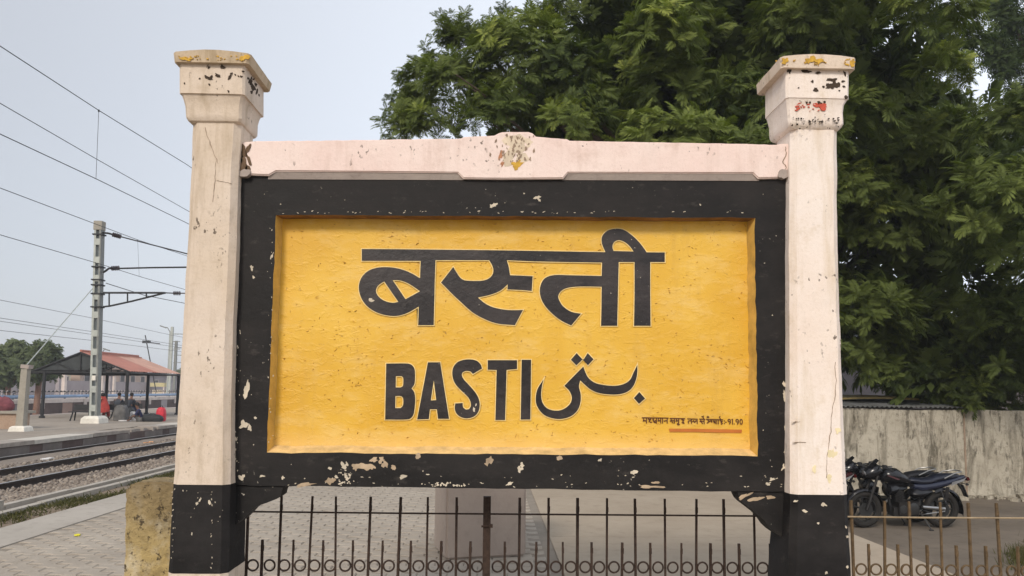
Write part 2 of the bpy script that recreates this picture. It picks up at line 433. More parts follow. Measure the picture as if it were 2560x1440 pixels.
M['hair'] = plain('black_hair', (0.012, 0.010, 0.010), 0.5, var=0.2)
M['cloth_red'] = plain('red_cloth', (0.34, 0.045, 0.035), 0.85, var=0.35, scale=6)
M['cloth_orange'] = plain('orange_cloth', (0.68, 0.33, 0.14), 0.85, var=0.25, scale=6)
M['cloth_navy'] = plain('navy_cloth', (0.030, 0.034, 0.085), 0.85, var=0.3, scale=6)
M['cloth_slate'] = plain('slate_cloth', (0.050, 0.056, 0.070), 0.85, var=0.3, scale=5)
M['cloth_grey'] = plain('grey_sacking', (0.13, 0.125, 0.12), 0.9, var=0.4, scale=5)
M['cloth_white'] = plain('white_cloth', (0.62, 0.60, 0.58), 0.9, var=0.2, scale=6)
M['bagred'] = plain('red_bag', (0.60, 0.03, 0.05), 0.6, var=0.3, scale=6)
M['bagdark'] = plain('dark_bag', (0.028, 0.030, 0.032), 0.7, var=0.3, scale=5)
M['maroonbundle'] = plain('maroon_bundle', (0.20, 0.06, 0.07), 0.9, var=0.4, scale=5)
M['plinth'] = concrete('buff_plinth', (0.36, 0.25, 0.18), (0.42, 0.31, 0.23), (0.16, 0.10, 0.07), 2)
# ------------------------------------------------------------------ ground: our platform, its paving, the verge and the tracks, the lot
def sheet(name, xs_zs, y0, y1, mat, ny=1, kind='structure', bumpy=0.0):
    ys = [y0 + (y1 - y0) * i / ny for i in range(ny + 1)]
    V = []; Fq = []
    nx = len(xs_zs)
    for y in ys:
        for (x, z) in xs_zs:
            V.append((x, y, z + (bumpy * (mnoise.noise(Vector((x * 0.9, y * 0.9, 3.1)))) if bumpy else 0)))
    for i in range(ny):
        for j in range(nx - 1):
            Fq.append((i * nx + j, i * nx + j + 1, (i + 1) * nx + j + 1, (i + 1) * nx + j))
    m = MB(); m.add(V, Fq)
    return m.build(name, mat, kind=kind, smooth=40)

m = MB(); m.poly([(-900, -300, -0.95), (900, -300, -0.95), (900, 1500, -0.95), (-900, 1500, -0.95)])
m.build('ground', M['dirt'], kind='structure')

XL, XE, XR = -5.14, -4.52, 3.90               # paving edge, screed joint, right edge of the platform
pf = MB(); pf.bx((XL, -8, -0.80), (XR, 60, -0.010))
platform = pf.build('platform', M['joint'], kind='structure')
sc_ = MB()                                     # smooth cement strip along the left edge, poured in bays
y = -8.0
while y < 60:
    sc_.bx((XL, y, -0.030), (XE - 0.012, y + 3.0 - 0.012, 0.0)); y += 3.0
sc_.build('screed_strip', M['slab'], platform)
sw = MB(); y = -8.0                            # warm cement bay on the right, behind the board
while y < 60:
    sw.bx((0.62, y, -0.030), (XR, y + 4.0 - 0.008, -0.001)); y += 4.0
sw.build('screed_bay', M['screed_warm'], platform)

# wavy interlocking pavers
PW, PL = 0.245, 0.125
def paver_mesh():
    nseg = 8; top = []
    def wave(u): return 0.020 * math.sin(u * 2 * math.pi)
    up_ = [(-PW / 2 + PW * i / nseg, PL / 2 + wave(i / nseg)) for i in range(nseg + 1)]
    dn_ = [(-PW / 2 + PW * i / nseg, -PL / 2 + wave(i / nseg)) for i in range(nseg + 1)]
    out = dn_ + list(reversed(up_))
    g, b = 0.003, 0.011
    def inset(p, k): return (p[0] * (1 - 2 * k / PW), p[1] - math.copysign(k, p[1] - wave((p[0] + PW / 2) / PW)))
    o1 = [inset(p, g) for p in out]; o2 = [inset(p, b) for p in out]
    N = len(out)
    V = [(p[0], p[1], -0.030) for p in o1] + [(p[0], p[1], -0.007) for p in o1] + [(p[0], p[1], 0.0) for p in o2]
    Fq = []
    for k in range(2):
        for i in range(N):
            j = (i + 1) % N
            Fq.append((k * N + i, k * N + j, (k + 1) * N + j, (k + 1) * N + i))
    Fq.append(tuple(range(2 * N, 3 * N)))
    mm = MB(); mm.add(V, Fq); return mm
pmb = paver_mesh()
pme = pmb.mesh('paver', M['paver'])
spots = []
row = 0; y = 4.6
while y < 16.0:
    x = XE + 0.012 + PW / 2 + (PW / 2 if row % 2 else 0)
    while x < 0.60 - PW / 2:
        spots.append((x, y)); x += PW
    y += PL; row += 1
def seen(p):
    d = Vector((p[0], p[1], 0)) - EYE
    k = d.dot(fw)
    if k <= 0: return False
    px, py = CX + F_PX * d.dot(rt) / k, CY - F_PX * d.dot(up) / k
    if not (0 <= px <= 2560 and py <= 1445): return False
    return px < 315 or (600 < px < 1960 and py > 1215)
vis = sorted([p for p in spots if seen(p)], key=lambda p: (p[0] ** 2 + p[1] ** 2))
own = set(vis[:290])
rest = MB()
rp = random.Random(3)
for p in spots:
    dz, ax, ay = rp.uniform(-0.003, 0.001), rp.gauss(0, 0.012), rp.gauss(0, 0.010)
    if p in own:
        o = link('paver', pme, platform, (p[0], p[1], dz)); o.rotation_euler = (ax, ay, 0)
    else:
        rot = Matrix.Rotation(ax, 3, 'X') @ Matrix.Rotation(ay, 3, 'Y'); c = Vector((p[0], p[1], dz))
        rest.add([c + rot @ Vector(v) for v in pmb.v], pmb.f)
rest.build('paver_field', M['paver'], platform, kind='stuff')

# the verge, its cable trough and kerb, then ballast and rails
sheet('verge', [(-6.30, -0.10), (-5.75, -0.06), (-5.45, -0.03), (XL, -0.035)], -8, 70, M['dirt'], 160, bumpy=0.06)
tr = MB()
y = -8.0; rk = random.Random(5)
while y < 70:
    ln = 1.5
    tr.box((-5.72, y + ln / 2, -0.10 + rk.uniform(-0.008, 0.008)), (0.11, ln - 0.02, 0.24)); y += ln
kerb = tr.build('kerb', M['kerb'], kind='structure')
tr = MB(); y = 9.75
while y < 70:
    tr.box((-6.05, y + 0.75, -0.10 + rk.uniform(-0.01, 0.01)), (0.10, 1.48, 0.22), Matrix.Rotation(rk.uniform(-0.01, 0.01), 3, 'Z')); y += 1.5
tr.build('drain_edge', M['kerb'], kind='structure')
m = MB(); m.box((-6.02, 7.2, -0.06), (0.20, 4.9, 0.30), Matrix.Rotation(R(1.0), 3, 'Z'))
tag(m.build('concrete_trough', M['kerb']), 'grey concrete trough lying beside the ballast, ending square at the left', 'trough')

BP = [(-6.36, -0.14), (-6.7, -0.16), (-7.4, -0.33), (-8.4, -0.50), (-9.6, -0.58), (-10.4, -0.59), (-11.2, -0.58), (-12.3, -0.60), (-13.4, -0.595), (-14.30, -0.60)]
sheet('trackbed', BP, -8, 110, M['ballast'], 200, bumpy=0.05)
def bedz(x):
    for (a, za), (b, zb) in zip(BP, BP[1:]):
        if b <= x <= a: return za + (zb - za) * (x - a) / (b - a)
    return -0.6
rg = np.random.default_rng(4)
ico = bmesh.new(); bmesh.ops.create_icosphere(ico, subdivisions=1, radius=1.0)
IV = np.array([v.co[:] for v in ico.verts]); IF = np.array([[v.index for v in f.verts] for f in ico.faces]); ico.free()
NS = 26000
ys = 10.0 + 45.0 * rg.random(NS) ** 1.7
xs = -6.30 - (12.7 - 6.30) * rg.random(NS) ** 1.1
keep = np.ones(NS, bool)
for rx in (-9.6, -11.2, -13.65): keep &= np.abs(xs - rx) > 0.09
xs, ys = xs[keep], ys[keep]; NS = len(xs)
zs = np.array([bedz(a) for a in xs]) + rg.uniform(-0.02, 0.02, NS)
s = rg.uniform(0.022, 0.050, NS)
V = IV[None] * (0.7 + 0.6 * rg.random((NS, len(IV), 1))) * s[:, None, None] * rg.uniform(0.65, 1.25, (NS, 1, 3))
V += np.stack([xs, ys, zs], 1)[:, None, :]
Q = IF[None] + (np.arange(NS) * len(IV))[:, None, None]
st = np_mesh('ballast_stones', V.reshape(-1, 3), Q.reshape(-1, 3), M['stone'], attr=np.repeat(np.clip(rg.normal(0.45, 0.25, NS), 0, 1), len(IF)))
tag(st, 'grey brown crushed stone ballast between the rails', 'ballast', kind='stuff')

def rail(x, zt, label):
    m = MB()
    prof = [(-0.07, -0.16), (0.07, -0.16), (0.07, -0.145), (0.012, -0.125), (0.012, -0.045), (0.036, -0.035), (0.036, -0.006), (-0.036, -0.006), (-0.036, -0.035), (-0.012, -0.045), (-0.012, -0.125), (-0.07, -0.145)]
    m.prism([(x + a, -8, zt + b) for a, b in prof], (0, 118, 0))
    t = thing('rail', (x, 0, zt), label, 'rail', 'rails running past the platforms')
    m.build('rail_body', M['rail'], t)
    h = MB(); h.bx((x - 0.034, -8, zt - 0.006), (x + 0.034, 110, zt)); h.build('rail_head', M['railhead'], t)
rail(-9.6, -0.43, 'brown steel rail nearest the paved platform')
rail(-11.2, -0.43, 'brown steel rail in the middle, between the other two')
rail(-13.65, -0.52, 'steel rail at the foot of the opposite platform wall')
rl = random.Random(11)
for i, (px, py, zc, mk, lab) in enumerate(((115, 1151, -0.6, 'cloth_white', 'scrap of white paper between the rails at the left'), (300, 1132, -0.62, 'cloth_white', 'small white scrap on the trackbed near the pillar'),
        (375, 1109, -0.64, 'cloth_orange', 'orange brown rubbish heap below the broken platform edge'), (52, 1340, 0, None, None))):
    if mk is None: continue
    c = atZ(px, py, zc); m = MB()
    for k in range(3):
        a = rl.uniform(0, 6.3)
        m.box(c + Vector((rl.uniform(-.12, .12), rl.uniform(-.2, .2), 0.05)), (0.16, 0.12, 0.03), Matrix.Rotation(a, 3, 'Z') @ Matrix.Rotation(rl.uniform(-.6, .6), 3, 'X'))
    tag(m.build('litter', M[mk]), lab, 'litter')
c = atZ(193, 1340, 0.0); m = MB()
for k in range(4): m.box(c + Vector((0.010 * math.cos(k * 1.6), 0.014 * math.sin(k * 1.6), 0.008)), (0.028, 0.035, 0.010), Matrix.Rotation(k * 1.1, 3, 'Z') @ Matrix.Rotation(0.3, 3, 'X'))
tag(m.build('litter', plain('bright_yellow_scrap', (0.75, 0.68, 0.05), 0.7)), 'tiny bright yellow scrap lying on the grey paving', 'litter')

# weeds on the verge
ng = 15000
gy = 5.0 + 22.0 * rg.random(ng) ** 1.5
gx = rg.uniform(-5.66, -5.16, ng)
den = np.array([mnoise.noise(Vector((a * 1.1, b * 0.55, 7.7))) for a, b in zip(gx, gy)]) + rg.normal(0, 0.12, ng) - 0.045 * (gy - 9) + 0.16
k = den > 0.02; gx, gy = gx[k], gy[k]; ng = len(gx)
h = rg.uniform(0.015, 0.06, ng); ang = rg.uniform(0, 6.28, ng); lean = rg.uniform(0.01, 0.06, ng); wd = rg.uniform(0.004, 0.012, ng)
b0 = np.stack([gx, gy, np.full(ng, -0.06)], 1)
sd = np.stack([np.cos(ang), np.sin(ang), np.zeros(ng)], 1) * wd[:, None]
ln = np.stack([-np.sin(ang) * lean, np.cos(ang) * lean, h + 0.04], 1)
V = np.stack([b0 - sd, b0 + sd, b0 + sd * 0.6 + ln * 0.6, b0 + ln * np.array([1.5, 1.5, 1.0])], 1)
Q = np.arange(ng * 4).reshape(-1, 4)
tag(np_mesh('verge_weeds', V.reshape(-1, 3), Q, M['grass'], attr=np.clip(rg.normal(0.4, 0.3, ng), 0, 1)), 'low green weeds along the trackside verge', 'weeds', kind='stuff')

# parking lot, lower than the platform
LOT = -0.68
sheet('parking_lot', [(XR, LOT), (8, LOT - 0.01), (14, LOT), (40, LOT + 0.03)], -6, 60, M['asphalt'], 4)

# ------------------------------------------------------------------ the station name board
YF, YB, YP = 3.90, 3.985, 4.075               # pillar front, board face, recessed yellow panel
YC = 4.03
sign = thing('station_nameboard', (0, YC, 0), 'yellow and black station nameboard between two whitewashed pillars', 'signboard')

def rrect(cx, cy, hw, hd, z, r, nx=5, jit=0.0, seed=0.0):
    pts = []
    def side(a, b):
        for i in range(nx):
            t = i / nx; pts.append((a[0] + (b[0] - a[0]) * t, a[1] + (b[1] - a[1]) * t))
    c = [(hw, hd), (-hw, hd), (-hw, -hd), (hw, -hd)]
    side((hw - r, hd), (-hw + r, hd)); side((-hw + r, hd), (-hw, hd - r))
    side((-hw, hd - r), (-hw, -hd + r)); side((-hw, -hd + r), (-hw + r, -hd))
    side((-hw + r, -hd), (hw - r, -hd)); side((hw - r, -hd), (hw, -hd + r))
    side((hw, -hd + r), (hw, hd - r)); side((hw, hd - r), (hw - r, hd))
    out = []
    for (x, y_) in pts:
        q = Vector((x * 9 + seed, y_ * 9, z * 7)); q2 = Vector((x * 33 + seed, y_ * 33, z * 29))
        k = jit * mnoise.noise(q) + jit * 0.5 * mnoise.noise(q2)
        l = math.hypot(x, y_) or 1
        out.append(Vector((cx + x + x / l * k, cy + y_ + y_ / l * k, z)))
    return out

def lerp_rows(rows, py):
    for a, b in zip(rows, rows[1:]):
        if a[0] <= py <= b[0]:
            t = (py - a[0]) / (b[0] - a[0]); return [a[i] + (b[i] - a[i]) * t for i in (1, 2)]
    return rows[-1][1:]

def make_pillar(rows, py_cap, capprof, py_split, py_low, washm, seed, slabm, ridge):
    # rows: (py, x left, x right) of the front face; capprof: (py, x left, x right) rings from below upward
    def ring(py, xl, xr, r, jit=0.004):
        hd = (xr - xl) / 2 * 0.00207
        a, b = atY(xl, py, YC - hd), atY(xr, py, YC - hd)
        return rrect((a.x + b.x) / 2, YC, (b.x - a.x) / 2, hd, (a.z + b.z) / 2, r, 5, jit, seed)
    def run(p0, p1, n):
        return [ring(p0 + (p1 - p0) * i / n, *lerp_rows(rows, p0 + (p1 - p0) * i / n), 0.030) for i in range(n + 1)]
    m = MB(); m.rings(run(py_split, py_cap, 46)); shaft = m.build('pillar', washm, sign, smooth=35)
    m = MB(); m.rings(run(py_low, py_split + 0.8, 14)); m.build('black_band', M['black_shaft'], shaft, smooth=35)
    low = run(py_low + 0.8, py_low + 0.8, 1)[0]
    foot = [Vector((p.x, p.y, -0.05)) for p in low]
    m = MB(); m.rings([foot, low]); m.build('white_foot', washm, shaft, smooth=35)
    m = MB(); rs = []
    for (py, xl, xr) in capprof: rs.append(ring(py, xl, xr, 0.012, 0.003))
    m.rings(rs); m.build('cap', washm, shaft, smooth=28)
    (pyb, xl, xr), (pyt, xl2, xr2) = ridge[0], ridge[1]
    m = MB(); r0 = ring(pyb, xl, xr, 0.015, 0.004); r1 = ring(pyt, xl2, xr2, 0.015, 0.004)
    c = sum(r1, Vector()) / len(r1)
    hw_ = max(abs(p.x - c.x) for p in r1)
    for p in r1: p.z += 0.018 * (1 - abs((p.x - c.x) / hw_) ** 1.6)
    r2 = [c + (p - c) * 0.12 + Vector((0, 0, 0.040)) for p in r1]
    m.rings([r0, r1, r2]); m.build('coping_slab', slabm, shaft, smooth=30)
    return shaft

rowsL = [(300, 478, 600), (420, 473, 592), (560, 467, 588), (700, 458, 583), (800, 453, 578), (1000, 441, 573), (1212, 428, 571), (1440, 414, 566), (1500, 410, 564)]
rowsR = [(300, 1981, 2098), (420, 1979, 2098), (600, 1978, 2099), (800, 1979, 2106), (1000, 1980, 2113), (1237, 1981, 2123), (1440, 1976, 2134), (1500, 1974, 2137)]
pilL = make_pillar(rowsL, 307, [(309, 480, 597), (302, 468, 601), (294, 463, 603), (284, 462, 603), (266, 461, 603), (250, 457, 605), (236, 452, 608), (234, 447, 611), (156, 447, 612)], 1212, 1434, M['wash_l'], 1.0, M['slab_l'],
                   [(156, 434, 622), (132, 431, 626)])
pilR = make_pillar(rowsR, 321, [(323, 1979, 2099), (316, 1974, 2106), (308, 1972, 2111), (296, 1971, 2111), (278, 1970, 2110), (260, 1968, 2113), (247, 1967, 2121), (245, 1966, 2124), (170, 1966, 2124)], 1237, 1520, M['wash_r'], 6.0, M['slab_r'],
                   [(170, 1954, 2140), (143, 1953, 2142)])

# irregular flat flakes of paint or bare lime lying on a face
rc = random.Random(21)
def blob(cx, cy, r, sx=1.0, sy=1.0, rag=0.42, n=17):
    ph = rc.uniform(0, 6.28); sd_ = rc.uniform(0, 99); out = []; ro = rc.uniform(-.5, .5); n = n if r > 2.5 else 9
    for i in range(n):
        a = 2 * math.pi * i / n; k_ = 1 + rag * 2.3 * mnoise.noise(Vector((math.cos(a) * 1.1 + sd_, math.sin(a) * 1.1, sd_))) + rc.uniform(-rag, rag) * .55
        x_, y__ = math.cos(a) * r * sx * max(.25, k_), math.sin(a) * r * sy * max(.25, k_)
        out.append((cx + x_ * math.cos(ro) - y__ * math.sin(ro), cy + x_ * math.sin(ro) + y__ * math.cos(ro)))
    return out
def frontY(rows): return lambda py: YC - (lerp_rows(rows, min(py, 1499))[1] - lerp_rows(rows, min(py, 1499))[0]) / 2 * 0.00207 - 0.002
def chips(name, mat, blobs, Y, parent, th=0.0012):
    m = MB(); nb_ = 0
    for b in blobs:
        bx_ = sum(p[0] for p in b) / len(b); by_ = sum(p[1] for p in b) / len(b)
        YY = Y(by_) if callable(Y) else Y
        P = [atY(x, y_, YY) for x, y_ in b]; e = 0.00004 * (nb_ % 23); nb_ += 1
        m.prism([p + Vector((0, -th - e, 0)) for p in P], (0, th + e + 0.004, 0))
    return m.build(name, mat, parent, kind='stuff')
def ribbon(name, mat, lines, Y, parent, wpx=2.0):
    m = MB(); k = 0
    for ln_ in lines:
        pts = []
        for a, b in zip(ln_, ln_[1:]):
            for i in range(4):
                t = i / 4; pts.append((a[0] + (b[0] - a[0]) * t + rc.uniform(-1.6, 1.6), a[1] + (b[1] - a[1]) * t + rc.uniform(-1, 1)))
        pts.append(ln_[-1])
        for i in range(len(pts) - 1):
            a, b = pts[i], pts[i + 1]; dx, dy = b[0] - a[0], b[1] - a[1]; l = math.hypot(dx, dy) or 1
            w0 = wpx / 2 * rc.uniform(0.5, 1.2); nx_, ny_ = -dy / l * w0, dx / l * w0
            YY = Y(a[1]) if callable(Y) else Y
            P = [atY(a[0] + nx_, a[1] + ny_, YY), atY(b[0] + nx_, b[1] + ny_, YY), atY(b[0] - nx_, b[1] - ny_, YY), atY(a[0] - nx_, a[1] - ny_, YY)]
            m.prism([p + Vector((0, -0.0008 - 0.0001 * (k % 7), 0)) for p in P], (0, 0.012, 0)); k += 1
    return m.build(name, mat, parent, kind='stuff')

YCAPL = YC - 165 / 2 * 0.00207 - 0.003
chips('flaked_spots', M['spotdark'], [blob(515, 192, 4, 1.6, .8), blob(526, 195, 4, 1.4), blob(543, 188, 4, 1.3), blob(557, 167, 5, 1, .8), blob(574, 192, 4, .6, 2), blob(579, 184, 3), blob(461, 208, 2), blob(523, 211, 2), blob(571, 228, 3, .6, 1),
      blob(596, 190, 2), blob(603, 191, 3, 1, .7), blob(588, 186, 2), blob(521, 168, 3), blob(608, 178, 3, 1, .6), blob(499, 196, 2)], YCAPL, pilL)
XS_ = atY(610.5, 200, YCAPL + 0.003).x
m = MB(); kk = 0
for b in [blob(627, 203, 5, .8, 1.8), blob(632, 218, 6, .7, 2.0), blob(629, 232, 4, .8, 1.6), blob(643, 228, 4, .6, 2.0), blob(640, 212, 3), blob(622, 196, 3), blob(650, 205, 3, 1, .7), blob(635, 198, 3), blob(648, 238, 2.6)]:
    m.prism([atX(x, y_, XS_ + 0.002 + 0.00004 * kk) for x, y_ in b], (-0.008, 0, 0)); kk += 1
m.build('flaked_spots', M['spotdark'], pilL, kind='stuff')
YSL = YC - 190 / 2 * 0.00207 - 0.004
chips('yellow_patch', M['yellowmark'], [blob(612, 143, 9, 1.1, .8), blob(603, 148, 5), blob(462, 147, 7, 1.5, .5), blob(478, 146, 4, 1.4, .6)] + [blob(rc.uniform(440, 618), rc.uniform(138, 151), rc.uniform(.8, 2.4), 1.4, .7) for _ in range(24)], YSL, pilL, 0.0003)
YCAPR = YC - 158 / 2 * 0.00207 - 0.003
cl = [blob(2078, 199, 9, 1.3, .35), blob(2086, 206, 7, .5, 1.0), blob(2075, 214, 7, 1.4, .6), blob(2085, 216, 7, 1.3, .8), blob(2095, 214, 6, .9, 1), blob(2069, 213, 4), blob(2039, 224, 5, .9, .9), blob(2031, 203, 3), blob(2108, 203, 4, 1.2, .6),
      blob(1973, 176, 6, .8, 1.2), blob(2017, 178, 7, 1.5, .5), blob(2046, 182, 5, 1.2, .6), blob(2112, 184, 5, .6, 1.2), blob(2110, 216, 3), blob(1997, 219, 2), blob(2060, 217, 3), blob(2099, 226, 2), blob(2116, 243, 4)]
chips('flaked_spots', M['spotdark'], cl, YCAPR, pilR)
YCOVE = YC - 140 / 2 * 0.00207 - 0.006
cr = [blob(rc.uniform(1992, 2064), rc.gauss(264, 7), rc.uniform(.8, 3.0), 1.5, .7) for _ in range(46)] + [blob(2058, 266, 9, 1, .7), blob(2048, 262, 7)]
chips('red_mark', M['redmark'], cr, YCOVE, pilR)
cd = [blob(rc.uniform(1978, 2100), rc.gauss(303, 7), rc.uniform(.6, 2.0), 1.2, 1.1) for _ in range(40)] + [blob(rc.uniform(1990, 2070), rc.gauss(253, 4), rc.uniform(1.0, 3.0)) for _ in range(18)]
chips('flaked_spots', M['spotdark'], cd, YCOVE - 0.004, pilR)
YSR = YC - 187 / 2 * 0.00207 - 0.004
chips('yellow_patch', M['yellowmark'], [blob(1963, 152, 9, .9, 1.0), blob(2030, 148, 10, 1.7, .6), blob(2048, 154, 8, 1.5, .7), blob(2131, 157, 8, .9, 1.0), blob(2018, 152, 6)] + [blob(rc.choice((1966, 2035, 2040, 2128)) + rc.gauss(0, 13), rc.uniform(147, 163), rc.uniform(.8, 2.8), 1.4, .7) for _ in range(34)], YSR, pilR, 0.0003)
ribbon('crack', M['crackdark'], [[(513, 318), (520, 345), (533, 375), (541, 402), (538, 432), (536, 470), (532, 505)], [(541, 452), (560, 455), (578, 459)], [(541, 395), (546, 410)]], frontY(rowsL), pilL, 1.0)
ribbon('crack', M['crackdark'], [[(2088, 905), (2091, 950), (2086, 1000), (2080, 1030), (2077, 1080), (2071, 1110), (2068, 1150), (2066, 1195)], [(1982, 1055), (2000, 1054)], [(1982, 1105), (2015, 1106)]], frontY(rowsR), pilR, 1.1)
chips('lime_chips', M['chip'], [blob(rc.uniform(432, 560), 1222 + abs(rc.gauss(0, 60)), rc.uniform(.4, 1.2), 1, 1.8) for _ in range(16)] + [blob(430 - i * 0.05 + rc.uniform(-1, 5), 1230 + i * 5, rc.uniform(.5, 1.4), .8, 1.8) for i in range(0, 36, 3)]
      + [blob(529 + rc.uniform(-2, 2), rc.uniform(1235, 1425), rc.uniform(.5, 1.3), .7, 1.9) for i in range(13)] + [blob(524, 1256, 5, .7, .9), blob(500, 1250, 4, .5, 1.6), blob(492, 1258, 3, 1, 1)], frontY(rowsL), pilL)
chips('lime_chips', M['chip'], [blob(1990, 1253, 4, 1.3, .6), blob(2060, 1262, 5, 1.2, .9), blob(2010, 1277, 5, 1.5, .5), blob(2045, 1309, 3), blob(2115, 1318, 3, .8, 1.2), blob(2119, 1342, 3), blob(2118, 1418, 3), blob(2065, 1432, 3)], frontY(rowsR), pilR)
chips('yellow_stain', plain('pale_yellow_stain', (0.80, 0.69, 0.44), 0.9, var=0.2, scale=9), [blob(2082, 1134, 11, .9, 1), blob(2074, 1195, 8, .8, 1.4), blob(2096, 1075, 7, .8, 1), blob(2036, 1175, 5, .8, 2)], frontY(rowsR), pilR, 0.0004)

# black frame ring around the recess
FO = [(598, 437), (1973, 449), (1988, 1231), (572, 1214)]
FI = [(690, 537), (1887, 545), (1894, 1140), (667, 1131)]
def edge_pts(a, b, n, jit):
    out = []
    for i in range(n):
        t = i / n; jx = jit * mnoise.noise(Vector((a[0] * .01 + t * 9, b[1] * .01, i * 0.6)))
        dx, dy = b[0] - a[0], b[1] - a[1]; l = math.hypot(dx, dy)
        out.append((a[0] + dx * t - dy / l * jx, a[1] + dy * t + dx / l * jx))
    return out
NE = 40
fo = [p for i in range(4) for p in edge_pts(FO[i], FO[(i + 1) % 4], NE, 2.2)]
fi = [p for i in range(4) for p in edge_pts(FI[i], FI[(i + 1) % 4], NE, 3.0)]
vo = [atY(x, y_, YB) for x, y_ in fo]; vi = [atY(x, y_, YB) for x, y_ in fi]
N = 4 * NE
vo1 = [(atY(*((a[0] * .985 + b[0] * .015), (a[1] * .985 + b[1] * .015)), YB)) for a, b in zip(fo, fi)]
m = MB()
V = [p + Vector((0, 0.010, 0)) for p in vo] + vo1 + vi + [p + Vector((0, YP + 0.02 - YB, 0)) for p in vo] 
Fq = []
for i in range(N):
    j = (i + 1) % N
    Fq += [(i, j, N + j, N + i), (N + i, N + j, 2 * N + j, 2 * N + i), (3 * N + i, 3 * N + j, j, i)]
m.add(V, Fq)
frame = m.build('board_frame', M['black'], sign, smooth=40)
m = MB(); bk = [p + Vector((0, 0.15, 0)) for p in vo]; fr_ = [p + Vector((0, YP + 0.02 - YB, 0)) for p in vo]
m.add(bk + fr_, [tuple(range(N))] + [(i, (i + 1) % N, N + (i + 1) % N, N + i) for i in range(N)])
m.build('board_back', M['black'], sign)
# reveal strips of the recess: top dirty brown, sides ochre, bottom a sloped dusty fillet
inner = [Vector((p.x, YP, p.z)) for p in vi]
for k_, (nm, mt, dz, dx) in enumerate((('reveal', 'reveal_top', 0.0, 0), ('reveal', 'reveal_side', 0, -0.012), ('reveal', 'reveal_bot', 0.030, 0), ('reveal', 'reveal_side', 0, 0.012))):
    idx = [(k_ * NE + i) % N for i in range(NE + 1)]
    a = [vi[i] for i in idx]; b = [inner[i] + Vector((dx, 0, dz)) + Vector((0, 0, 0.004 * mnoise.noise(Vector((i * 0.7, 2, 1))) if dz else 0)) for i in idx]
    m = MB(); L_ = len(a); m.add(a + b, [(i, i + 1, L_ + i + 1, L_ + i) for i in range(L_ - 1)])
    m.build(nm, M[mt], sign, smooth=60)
# yellow panel with slight unevenness
m = MB(); nx, nz = 90, 44
cs = [inner[0], inner[NE], inner[2 * NE], inner[3 * NE]]
V = []
for j in range(nz + 1):
    for i in range(nx + 1):
        u, v = -0.02 + 1.04 * i / nx, -0.02 + 1.04 * j / nz
        p = (cs[0] * (1 - u) + cs[1] * u) * (1 - v) + (cs[3] * (1 - u) + cs[2] * u) * v
        V.append(p + Vector((0, 0.0025 * mnoise.noise(Vector((p.x * 6, 1.3, p.z * 6))), 0)))
m.add(V, [(j * (nx + 1) + i, j * (nx + 1) + i + 1, (j + 1) * (nx + 1) + i + 1, (j + 1) * (nx + 1) + i) for j in range(nz) for i in range(nx)])
panel = m.build('yellow_panel', M['yellow'], sign, smooth=80)

# curled flakes of yellow paint
m = MB(); rf = random.Random(8); npk = 0
while npk < 620:
    x, y_ = rf.uniform(700, 1880), rf.uniform(560, 1108)
    if mnoise.noise(Vector((x * 0.006, y_ * 0.009, 2.0))) + rf.uniform(-.35, .35) < 0.02: continue
    npk += 1
    c = atY(x, y_, YP); L_ = rf.uniform(0.004, 0.016) * (2.0 if rf.random() < 0.08 else 1); a0 = rf.uniform(0, 3.14) if rf.random() < .5 else rf.gauss(0.1, 0.5); bend = rf.uniform(-2, 2)
    hgt = rf.uniform(0.0010, 0.0030); wdt = rf.uniform(0.0008, 0.0022); p = c.copy(); ang = a0 - bend / 2; rows_ = []
    for i in range(5):
        nrm = Vector((-math.sin(ang), 0, math.cos(ang))) * wdt * (1 - abs(i - 2) / 2.6)
        k_ = 1 - abs(i - 2) / 2.0
        rows_.append((p - nrm + Vector((0, 0.003, 0)), p + Vector((0, -0.003 - hgt * k_, 0)) + nrm * 0.3, p + nrm + Vector((0, 0.003, 0))))
        p = p + Vector((math.cos(ang), 0, math.sin(ang))) * L_ / 4; ang += bend / 4
    m.add([q for r_ in rows_ for q in r_], [(i * 3 + k_, i * 3 + k_ + 1, i * 3 + 4 + k_, i * 3 + 3 + k_) for i in range(4) for k_ in range(2)])
m.build('paint_flakes', plain('curled_dirty_flake', (0.50, 0.28, 0.06), 0.7, var=0.5, scale=30), sign, kind='stuff')

# lintel with crest
top = [(603, 357), (612, 354), (640, 352), (690, 351.5), (800, 351), (900, 349.5), (1020, 347.5), (1100, 346.5), (1150, 346), (1162, 341.5), (1200, 340), (1236, 338.5), (1248, 332), (1256, 329.5), (1322, 329), (1332, 333), (1340, 341), (1395, 345.5), (1418, 347), (1424, 351), (1600, 354.5), (1800, 358), (1940, 361), (1955, 359), (1976, 359)]
bot = [(1976, 443), (1940, 444.5), (1896, 446), (1882, 433), (1640, 432.5), (1420, 432), (1408, 446), (1250, 447), (1158, 446), (1144, 432), (940, 430), (690, 428), (672, 438), (640, 437), (600, 435)]
tp = []
for a, b in zip(top, top[1:]):
    n_ = max(1, int((b[0] - a[0]) / 14))
    for i in range(n_):
        t = i / n_; tp.append((a[0] + (b[0] - a[0]) * t, a[1] + (b[1] - a[1]) * t + 1.3 * mnoise.noise(Vector((a[0] * .05 + t * 3 + i, 2.2, 0)))))
tp.append(top[-1])
YL = 3.955
m = MB()
P = [atY(x, y_, YL + 0.006) for x, y_ in tp + bot]; Pi = [p.copy() for p in P]
cz = 2.9
m.prism(P, (0, 0.15, 0))
lintel = m.build('lintel', M['lintel'], sign)
bm = bmesh.new(); bm.from_mesh(lintel.data)
es = [e for e in bm.edges if len(e.link_faces) == 2 and abs(e.link_faces[0].normal.y - e.link_faces[1].normal.y) > 0.7 and min(v.co.y for v in e.verts) < YL + 0.02 - YC]
